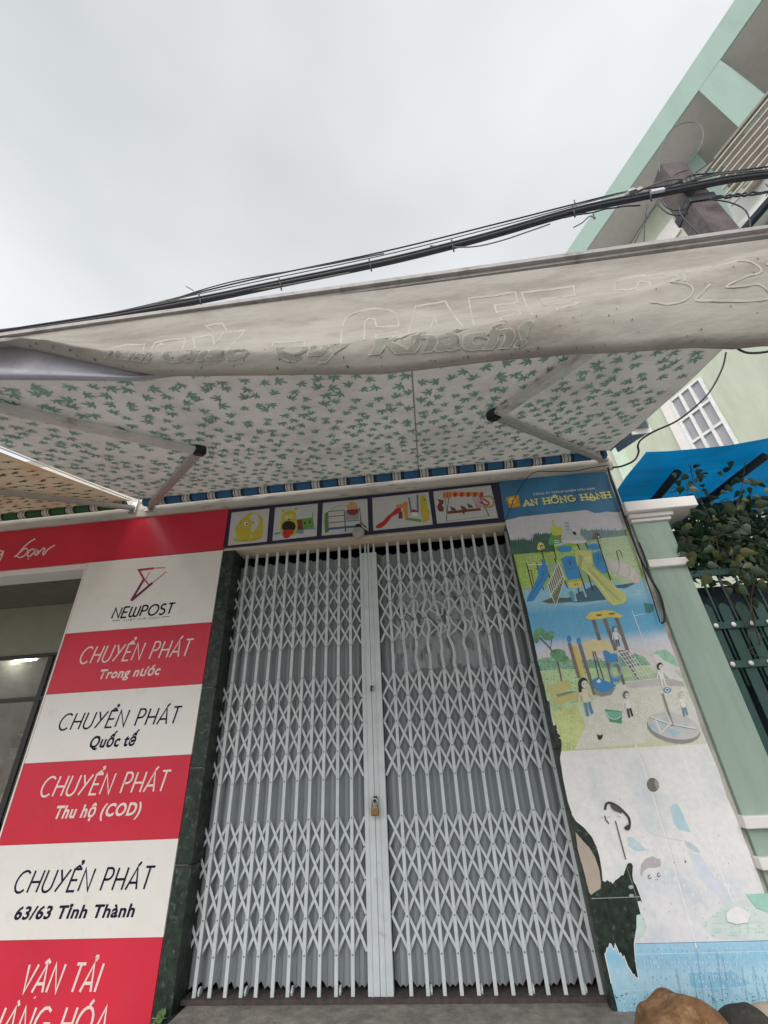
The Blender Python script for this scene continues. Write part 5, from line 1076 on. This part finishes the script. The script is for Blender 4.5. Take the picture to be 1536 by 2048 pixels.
# script line on the roll
def val_text(text, x0, x1, yb0, yb1, cap, m, bold, layer, grow=0):
    cu = bpy.data.curves.new('lettering', 'FONT'); cu.body = text; cu.size = 1; cu.offset = bold; cu.resolution_u = 3; cu.fill_mode = 'FRONT'
    ob = bpy.data.objects.new('tmp', cu); COL.objects.link(ob); bpy.context.view_layer.update()
    me = bpy.data.meshes.new_from_object(ob.evaluated_get(bpy.context.evaluated_depsgraph_get())); bpy.data.objects.remove(ob)
    bm = bmesh.new(); bm.from_mesh(me); bmesh.ops.triangulate(bm, faces=bm.faces); bmesh.ops.subdivide_edges(bm, edges=[e for e in bm.edges if e.calc_length() > .12], cuts=2, use_grid_fill=False); bmesh.ops.triangulate(bm, faces=bm.faces); bm.to_mesh(me); bm.free()
    xs = [v.co.x for v in me.vertices]; a0, a1_ = min(xs), max(xs)
    for v in me.vertices:
        k = (v.co.x - a0) / (a1_ - a0); yy = v.co.y / .727 * cap; px = x0 + (x1 - x0) * k + .42 * yy + 3.5 * math.sin(yy * .16)
        py = yb0 + (yb1 - yb0) * k - yy; r_ = interp(RID, px); h_ = interp(HEM, px)
        py = max(py, r_ + 1.0); py = min(py, h_ - 1.5); v.co = valfn(px, py, layer)
    me.materials.clear(); me.materials.append(m); return link('lettering', me, aw)
for tx, xa, xb, y0_, y1_, cp in (('Kính', 215, 300, 716, 727, 36), ('Chào', 318, 492, 727, 722, 38), ('Quý', 545, 690, 720, 712, 38), ('Khách!', 742, 1048, 713, 694, 44)):
    val_text(tx, xa - 2, xb + 2, y0_ + 1.2, y1_ + 1.2, cp + 3, M_VALT, .055, .5); val_text(tx, xa, xb, y0_, y1_, cp, M_VALG, .03, 2.5)
rv = random.Random(5)
M_SPOT = mat('valance_stain', (.09, .075, .065), rough=.9, transl=.05)
for k in range(80):
    x = rv.uniform(60, 1530); h_ = interp(HEM, x); r_ = interp(RID, x); y = h_ - rv.random() ** 2 * (h_ - r_); T1.disc((x, y), rv.uniform(.8, 3.2), rv.uniform(.7, 1.8), M_SPOT, 3, n=6, rot=rv.uniform(0, 180))
T1.build('valance_print', aw)['kind'] = 'stuff'
# lower flap at the left
V = []; F = []; FB = [(-200, 755), (0, 756), (120, 757), (270, 758), (310, 752), (380, 744), (420, 742)]
pf = list(range(-200, 421, 15)); rows = 10
for j in range(rows + 1):
    for x in pf:
        a = interp(HEM, x) - 6; b = interp(FB, x); k = j / rows; yq = a + (b - a) * k
        dy = -.018 * math.sin(math.pi * min(1, max(0, (k - .72) / .28))) + .004 * noise.noise(Vector((x * .02, k * 3, 0))); V.append(at(x, yq, -2.28 + dy))
for x in pf: V.append(at(x, interp(FB, x), -2.28) + Vector((0, .03, .02)))
for j in range(rows + 1):
    for i in range(len(pf) - 1): a = j * len(pf) + i; F.append((a, a + 1, a + len(pf) + 1, a + len(pf)))
mesh_obj('valance_flap', V, F, M_VALB, aw, True)
# plain valance of the left awning's hidden front is out of view

# ------------------------------------------------------------------ utility pole and cables
PY = -1.37
pt = at(1345, 322, PY); base = Vector((pt.x + .02, PY + .12, 0))
pole = empty('utility_pole', (pt.x + .03, PY + .1, 0), 'dark weathered concrete utility pole rising beside the awning with cables tied to its top', 'utility pole')
a_ = at(1345, 322, PY + .0); b_ = at(1445, 470, PY)
bm = bmesh.new(); zt_ = a_.z; add_box(bm, (a_.x - .10, PY + .0, 0), (a_.x + .085, PY + .17, zt_), .02); bm_obj('shaft', bm, M_POLE, pole)
cpt = at(1395, 395, PY - .01); box('strap', (a_.x - .108, PY - .012, cpt.z - .04), (a_.x + .093, PY + .18, cpt.z + .05), M_BLACK, pole, .006)
for k in range(3): tube('insulator', [at(1365 + 8 * k, 362 - 3 * k, PY - .03), at(1372 + 8 * k, 372 - 3 * k, PY - .05)], .022, M_BLACK, pole)
cab = empty('cable_bundle', at(768, 533, PY), 'thick bundle of black overhead cables running across the sky to the pole', 'cables')
def wire(pts, r, y=PY - .05, m=M_CABLE, parent=None, name='cable', n=8, jit=0.):
    q = catmull([at(px, py, y) for px, py in pts], n)
    if jit: q = [p + Vector((0, 0, jit * noise.noise(p * 9))) for p in q]
    return tube(name, q, r, m, parent if parent is not None else cab, 6)
main = [(-40, 672), (60, 656), (215, 632), (400, 598), (560, 565), (768, 522), (900, 490), (1000, 463), (1120, 428), (1200, 408), (1300, 388), (1400, 368), (1470, 355), (1560, 344)]
def off(c, d, y_=0): return [(x, y + d * (1 + 0 * x)) for x, y in c]
wire(off(main, 3), .017); wire(off(main, -3), .012, PY - .06); wire(off(main, 8), .010, PY - .04); wire(off(main, 0), .013, PY - .03)
wire([(-40, 668), (215, 628), (500, 560), (768, 503), (1000, 446), (1130, 413), (1250, 384), (1340, 370), (1420, 350), (1560, 330)], .0065)
wire([(-40, 664), (150, 640), (250, 620), (500, 566), (768, 510), (1000, 452), (1200, 398), (1300, 372)], .0045, m=M_CABLEG)
wire([(180, 638), (300, 612), (420, 575), (500, 556), (640, 532), (768, 507)], .005); wire([(215, 632), (330, 604), (430, 592), (560, 572), (700, 545)], .006, m=M_CABLEG)
wire([(860, 492), (940, 494), (1000, 482), (1060, 462), (1100, 448)], .0055, m=M_CABLEG)
wire([(1240, 398), (1330, 362), (1400, 357), (1450, 347), (1560, 338)], .007, m=M_CABLEG); wire([(1300, 390), (1340, 372), (1380, 352), (1420, 347), (1500, 340)], .006)
wire([(1416, 398), (1440, 392), (1455, 396), (1475, 388), (1490, 392), (1505, 384), (1520, 386), (1560, 376)], .008, n=6); wire([(1416, 398), (1440, 396), (1460, 390), (1475, 393), (1490, 386), (1505, 390), (1560, 380)], .007)
wire([(1322, 400), (1332, 414), (1350, 421), (1368, 418), (1372, 408)], .005); wire([(1316, 410), (1335, 426), (1355, 431), (1375, 427)], .005); wire([(1357, 410), (1362, 430), (1380, 450), (1404, 474)], .006)
wire([(1294, 410), (1290, 440), (1287, 500)], .0035); wire([(1318, 398), (1290, 440), (1265, 480), (1250, 500)], .0035); wire([(1312, 410), (1288, 450), (1262, 500)], .003); wire([(1385, 446), (1380, 465), (1376, 480)], .0035); wire([(1416, 398), (1460, 405), (1490, 420), (1500, 445), (1498, 460)], .005)
wire([(1320, 345), (1318, 320), (1325, 290), (1340, 262), (1365, 247), (1392, 246), (1406, 262), (1402, 290), (1385, 315), (1372, 330)], .0035, m=M_CABLEG); wire([(1340, 372), (1350, 350), (1375, 340)], .004); wire([(1392, 345), (1410, 332), (1428, 318)], .0045)
wire([(1148, 400), (1152, 412), (1155, 425)], .004); wire([(1147, 455), (1165, 445), (1180, 432), (1190, 438), (1186, 428)], .004); wire([(1130, 436), (1160, 430), (1200, 422), (1230, 415), (1280, 410)], .006, jit=.02)
wire([(372, 573), (385, 580), (392, 590)], .003); wire([(1532, 368), (1540, 380), (1532, 392)], .004)
for x, y in ((400, 598), (560, 566), (740, 528), (905, 489), (1147, 420), (1300, 388)):
    q = [at(x - 2, y - 9, PY - .06), at(x + 3, y + 14, PY - .06)]; tube('cable_tie', q, .006, M_CABLE, cab, 6)
for (x, y, m, l) in ((1262, 382, M_STEEL, 14), (1315, 382, mat('pale_label', (.5, .5, .6), rough=.5), 26), (1278, 380, M_STEEL, 10)):
    beam('clamp', at(x - l / 2, y + 2, PY - .075), at(x + l / 2, y - 3, PY - .075), .02, .03, m, cab)

# loose wires by the awning end and on the poster
lw1 = empty('loose_wire', at(1250, 900, -.2), 'thin black wire looping from the awning end up to the valance corner', 'wire', 'loose wires')
wire([(1225, 935), (1245, 932), (1268, 921), (1277, 905), (1276, 890), (1285, 877), (1310, 862), (1355, 841), (1400, 805), (1425, 775), (1445, 735), (1452, 705)], .006, -.9, M_CABLE, lw1)
lw2 = empty('loose_wire', at(1100, 960, -.06), 'thin black wire drooping along the ledge under the awning roll', 'wire', 'loose wires')
wire([(1218, 930), (1180, 936), (1150, 942), (1100, 943), (1075, 943), (1055, 955), (1035, 985), (1010, 1042)], .0035, -.07, M_CABLE, lw2)
lw4 = empty('loose_wire', at(1480, 700, -1), 'short black wire drooping from the right end of the valance', 'wire', 'loose wires')
wire([(1468, 690), (1480, 700), (1500, 706), (1536, 703), (1580, 690)], .006, -1.6, M_CABLE, lw4)
lw3 = empty('thick_cable', at(1320, 1180, -.05), 'thick black cable hanging down along the right edge of the poster', 'cable')
wire([(1216, 935), (1222, 960), (1236, 1000), (1250, 1040), (1262, 1070), (1278, 1110), (1290, 1135), (1303, 1160), (1318, 1185), (1327, 1215), (1329, 1240), (1323, 1247)], .0075, -.05, M_CABLE, lw3)
wire([(1216, 938), (1230, 975), (1250, 1030), (1275, 1100), (1290, 1150), (1308, 1205), (1320, 1244)], .004, -.045, M_CABLE, lw3)
wire([(1278, 1085), (1290, 1115), (1298, 1150)], .006, -.05, M_CABLE, lw3)

# ------------------------------------------------------------------ vine
vine = empty('climbing_vine', (2.4, .3, 0), 'leafy dark green climbing vine tangled above the picket gate beside the pillar', 'vine')
LMS = [mat('vine_leaf_dark', (.022, .05, .022), rough=.45, var=.3, vscale=15, transl=.15), mat('vine_leaf_mid', (.05, .085, .04), rough=.45, var=.3, vscale=15, transl=.2), mat('vine_leaf_olive', (.12, .13, .04), rough=.5, var=.3, vscale=15, transl=.2), mat('vine_leaf_grey', (.09, .12, .085), rough=.5, var=.25, vscale=15, transl=.15)]
leafmesh = []
for k, m in enumerate(LMS):
    V = []; F = []; ol_ = [(0, .06), (.16, -.02), (.36, .10), (.44, .34), (.28, .70), (.0, 1.18), (-.28, .70), (-.44, .34), (-.36, .10), (-.16, -.02)]
    for (x, y) in ol_: V.append((x, y, -.45 * abs(x) ** 1.2 - .28 * y * y + .03 * math.sin(7 * y + k)))
    for y in (.1, .35, .6, .85): V.append((0, y, .03 - .28 * y * y))
    F = [(0, 1, 10), (1, 2, 11, 10), (2, 3, 11), (3, 4, 12, 11), (4, 5, 13), (4, 13, 12), (5, 6, 13), (6, 12, 13), (6, 7, 11, 12), (7, 8, 11), (8, 9, 10, 11), (9, 0, 10)]
    me = bpy.data.meshes.new('leaf'); me.from_pydata(V, [], F); me.materials.append(m); leafmesh.append(me)
    for p in me.polygons: p.use_smooth = True
rl = random.Random(11)
def put_leaf(px, py, y, s, mi, tilt=None):
    o = bpy.data.objects.new('leaf', leafmesh[mi]); COL.objects.link(o); p = at(px, py, y)
    view = (CAM - p).normalized(); q = (view + Vector((rl.uniform(-.7, .7), rl.uniform(-.7, .7), rl.uniform(-.9, .6)))).normalized()
    rot = q.to_track_quat('Z', 'Y').to_matrix() @ Matrix.Rotation(rl.uniform(1.9, 4.4) if tilt is None else tilt, 3, 'Z')
    m4 = rot.to_4x4() @ Matrix.Scale(s, 4); m4.translation = p
    o.parent = vine; o.matrix_world = m4
    o.matrix_basis = m4; o.matrix_parent_inverse = Matrix.Translation(-Vector((2.4, .3, 0)))
for k in range(268):
    r = rl.random()
    if r < .75: px = rl.uniform(1352, 1560); py = rl.gauss(1085, 42); 
    elif r < .88: px = rl.gauss(1385, 24); py = rl.uniform(930, 1010)
    else: px = rl.gauss(1485, 28); py = rl.uniform(920, 1020)
    lo = 1030 + max(0, 1400 - px) * .3
    if r < .75 and (py < 1010 or py > 1170): continue
    put_leaf(px, py, rl.uniform(-.10, .30), rl.uniform(.046, .078) * (1 if r < .75 else .85), rl.choice([0, 0, 0, 0, 1, 1, 3, 2]))
for k in range(22): put_leaf(rl.uniform(1450, 1545), rl.gauss(1160, 16), rl.uniform(-.08, .05), rl.uniform(.05, .08), rl.choice([1, 1, 2, 3]))
wire([(1488, 1250), (1496, 1258), (1510, 1262), (1524, 1272), (1512, 1290), (1498, 1300), (1510, 1310), (1545, 1318)], .003, .02, M_STEM, vine, 'stem', 6)
for px, py, mi in ((1418, 1150, 2), (1380, 1105, 2), (1378, 1120, 2), (1480, 1105, 2), (1500, 1140, 3), (1350, 1045, 0), (1362, 1058, 0), (1372, 1085, 0), (1510, 1010, 1), (1450, 1015, 1)): put_leaf(px, py, -.12, .085, mi)
V = []; F = []                                  # deep small foliage behind the countable leaves
for k in range(1900):
    p = at(rl.uniform(1350, 1600), rl.gauss(1082, 36), rl.uniform(.06, .6)); q = Vector((rl.uniform(-1, 1), rl.uniform(-1, 0), rl.uniform(-1, 1))).normalized(); u = q.orthogonal().normalized(); v = q.cross(u); b = len(V); sz = rl.uniform(.03, .06)
    if p.x < 2.0: continue
    for a, c in ((0, -1), (.45, -.2), (.3, .5), (0, 1.1), (-.3, .5), (-.45, -.2)): V.append(p + u * a * sz + v * c * sz)
    F.append(tuple(range(b, b + 6)))
mesh_obj('foliage', V, F, LMS[0], vine)['kind'] = 'stuff'
for s in ([(1350, 1060), (1400, 1080), (1460, 1070), (1560, 1100)], [(1380, 930), (1392, 980), (1420, 1040), (1440, 1110)], [(1490, 925), (1480, 990), (1450, 1060), (1400, 1110)], [(1460, 1100), (1480, 1160), (1500, 1220), (1520, 1290)], [(1470, 1120), (1500, 1200), (1512, 1260)], [(1430, 1120), (1450, 1180), (1490, 1250), (1500, 1290)], [(1525, 1120), (1505, 1180), (1498, 1260)]): wire(s, .0035, .03, M_STEM, vine, 'stem', 6)
for k in range(24):
    x = rl.uniform(1380, 1530); y = rl.uniform(1020, 1110); wire([(x, y), (x + rl.uniform(-25, 25), y + rl.uniform(10, 30)), (x + rl.uniform(-40, 40), y + rl.uniform(25, 60))], .0028, rl.uniform(0, .3), M_STEM, vine, 'stem', 4)

# ------------------------------------------------------------------ lumpy covered bundles at lower right, weed on the step
def bundle(name, outline_px, yv, m, label, cat, seed, depth=.28):
    pts = [at(px, py, yv) for px, py in outline_px]; V = []; F = []; K = 12
    zb = .12
    for i, p in enumerate(pts):
        for k in range(K + 1):
            a = math.pi * k / K; yy = yv - depth * math.sin(a) * 0 
            V.append(p)
    V = []
    L_ = len(pts); bx0, bx1 = pts[0].x, pts[-1].x
    for i, p in enumerate(pts):
        for k in range(K + 1):
            v = k / K; w_ = math.sin(math.pi * v) ** .6 if 0 < v < 1 else 0
            ang = -math.pi / 2 + math.pi * v
            yy = yv + depth * math.sin(ang); hgt = zb + (p.z - zb) * max(0, math.cos(ang)) ** .45
            q = Vector((p.x, yy, hgt)); q += Vector((.5, .5, 1)) * (.055 * noise.noise(Vector((q.x * 9, q.y * 9 + seed, q.z * 5))) + .012 * noise.noise(Vector((q.x * 30, q.y * 30 + seed, q.z * 14)))) * (1 if 0 < k < K else 0); V.append(q)
    for i in range(L_ - 1):
        for k in range(K): a = i * (K + 1) + k; F.append((a, a + 1, a + K + 2, a + K + 1))
    o = mesh_obj(name, V, F, m, None, True); s = o.modifiers.new('s', 'SUBSURF'); s.levels = 2; s.render_levels = 2
    return finish(o, label, cat)
M_BROWN = mat('mottled_brown_cloth', (.27, .15, .07), rough=.95, col2=(.14, .065, .028), vscale=16, bump=1., bscale=45, dirt=(.40, .27, .16), dscale=14, dirtpos=(.5, .75))
M_GREYC = mat('mottled_dark_grey_cloth', (.06, .058, .05), rough=.95, col2=(.02, .022, .02), vscale=10, bump=.5, dirt=(.16, .14, .11), dscale=9, dirtpos=(.55, .75))
bundle('cloth_bundle', [(1285, 2110), (1286, 2050), (1287, 2020), (1291, 2008), (1304, 2003), (1318, 2000), (1326, 1995), (1340, 1983), (1352, 1979), (1362, 1981), (1374, 1985), (1390, 1993), (1408, 2002), (1424, 2014), (1436, 2028), (1448, 2050), (1458, 2080), (1462, 2110)], -.42, M_BROWN, 'mottled brown cloth covered bundle with a peaked top in front of the poster', 'bundle', 1, .2)
bundle('cloth_bundle', [(1440, 2110), (1446, 2045), (1460, 2031), (1475, 2028), (1490, 2019), (1503, 2013), (1520, 2030), (1540, 2050), (1560, 2110)], -.46, M_GREYC, 'dark grey covered bundle at the bottom right corner beside the brown one', 'bundle', 5, .18)
bundle('cloth_bundle', [(1498, 2110), (1502, 2020), (1512, 2011), (1540, 2010), (1580, 2015), (1600, 2110)], -.30, mat('beige_cloth', (.42, .35, .28), rough=.95, var=.15), 'pale beige bundle just behind the dark grey one', 'bundle', 9, .12)
weed = empty('weed', at(322, 2035, -.05), 'small green weed sprouting at the left corner of the doorstep', 'weed')
wm = bpy.data.meshes.new('leaf'); wm.from_pydata([(0, 0, 0), (.3, .4, .05), (0, 1, 0), (-.3, .4, .05)], [], [(0, 1, 2, 3)]); wm.materials.append(mat('weed_green', (.10, .20, .05), rough=.6, transl=.3))
wp = at(322, 2040, -.05)
for k in range(16):
    o = bpy.data.objects.new('leaf', wm); COL.objects.link(o); m4 = Matrix.Translation(wp + Vector((rl.uniform(-.04, .04), rl.uniform(-.04, .0), rl.uniform(-.05, .02)))) @ Matrix.Rotation(rl.uniform(-1.2, 1.2), 4, 'Y') @ Matrix.Rotation(rl.uniform(.6, 1.3), 4, 'X') @ Matrix.Scale(rl.uniform(.03, .05), 4)
    pin(o, weed); o.matrix_basis = m4

# ------------------------------------------------------------------ person standing inside the open shop
def person():
    hp = at(38, 1492, 3.0); x, y, zt_ = hp.x, hp.y, hp.z + .11; z0_ = GZ0
    H = zt_ - z0_
    root = empty('person', (x, y, z0_), 'person with short black hair and dark red shirt standing behind the glass partition', 'person')
    J = [((0, 0, .53), .15), ((0, 0, .66), .145), ((0, 0, .78), .16), ((0, 0, .835), .07), ((0, 0, .86), .058), ((0, -.01, .90), .085), ((0, -.015, .95), .095), ((0, -.01, .985), .06),
         ((.17, 0, .81), .065), ((.24, 0, .65), .05), ((.22, -.1, .52), .038), ((-.17, 0, .81), .065), ((-.24, 0, .65), .05), ((-.22, -.1, .52), .038),
         ((.09, 0, .48), .1), ((.1, -.01, .27), .07), ((.1, .01, .04), .045), ((.1, -.12, .02), .04), ((-.09, 0, .48), .1), ((-.1, -.01, .27), .07), ((-.1, .01, .04), .045), ((-.1, -.12, .02), .04)]
    E_ = [(0, 1), (1, 2), (2, 3), (3, 4), (4, 5), (5, 6), (6, 7), (2, 8), (8, 9), (9, 10), (2, 11), (11, 12), (12, 13), (0, 14), (14, 15), (15, 16), (16, 17), (0, 18), (18, 19), (19, 20), (20, 21)]
    def skin(name, idx, grow, m):
        mp_ = {j: i for i, j in enumerate(idx)}; me = bpy.data.meshes.new(name); me.from_pydata([(J[j][0][0], J[j][0][1], J[j][0][2] * H) for j in idx], [(mp_[a], mp_[b]) for a, b in E_ if a in mp_ and b in mp_], [])
        me.materials.append(m); o = link(name, me, None); o.location = (x, y, z0_); o.parent = root; o.matrix_parent_inverse = Matrix.Translation((-x, -y, -z0_))
        o.modifiers.new('k', 'SKIN'); 
        if not me.skin_vertices: return o
        for i, j in enumerate(idx): me.skin_vertices[0].data[i].radius = (J[j][1] * grow, J[j][1] * grow * .85)
        me.skin_vertices[0].data[0].use_root = True
        s = o.modifiers.new('s', 'SUBSURF'); s.levels = 1; s.render_levels = 2; return o
    skin('body', list(range(22)), 1.0, mat('skin', (.35, .2, .13), rough=.6))
    skin('shirt', [0, 1, 2, 3, 8, 9, 11, 12], 1.13, mat('dark_red_shirt', (.09, .01, .015), rough=.9)); skin('trousers', [0, 14, 15, 16, 18, 19, 20], 1.13, mat('black_trousers', (.01, .01, .012), rough=.9))
    bm = bmesh.new(); bmesh.ops.create_uvsphere(bm, u_segments=20, v_segments=14, radius=.108, matrix=Matrix.Translation((x, y + .015, z0_ + .955 * H)) @ Matrix.Diagonal((1, 1.05, 1.12, 1)))
    bm_obj('hair', bm, M_BLACK, root, True)
person()
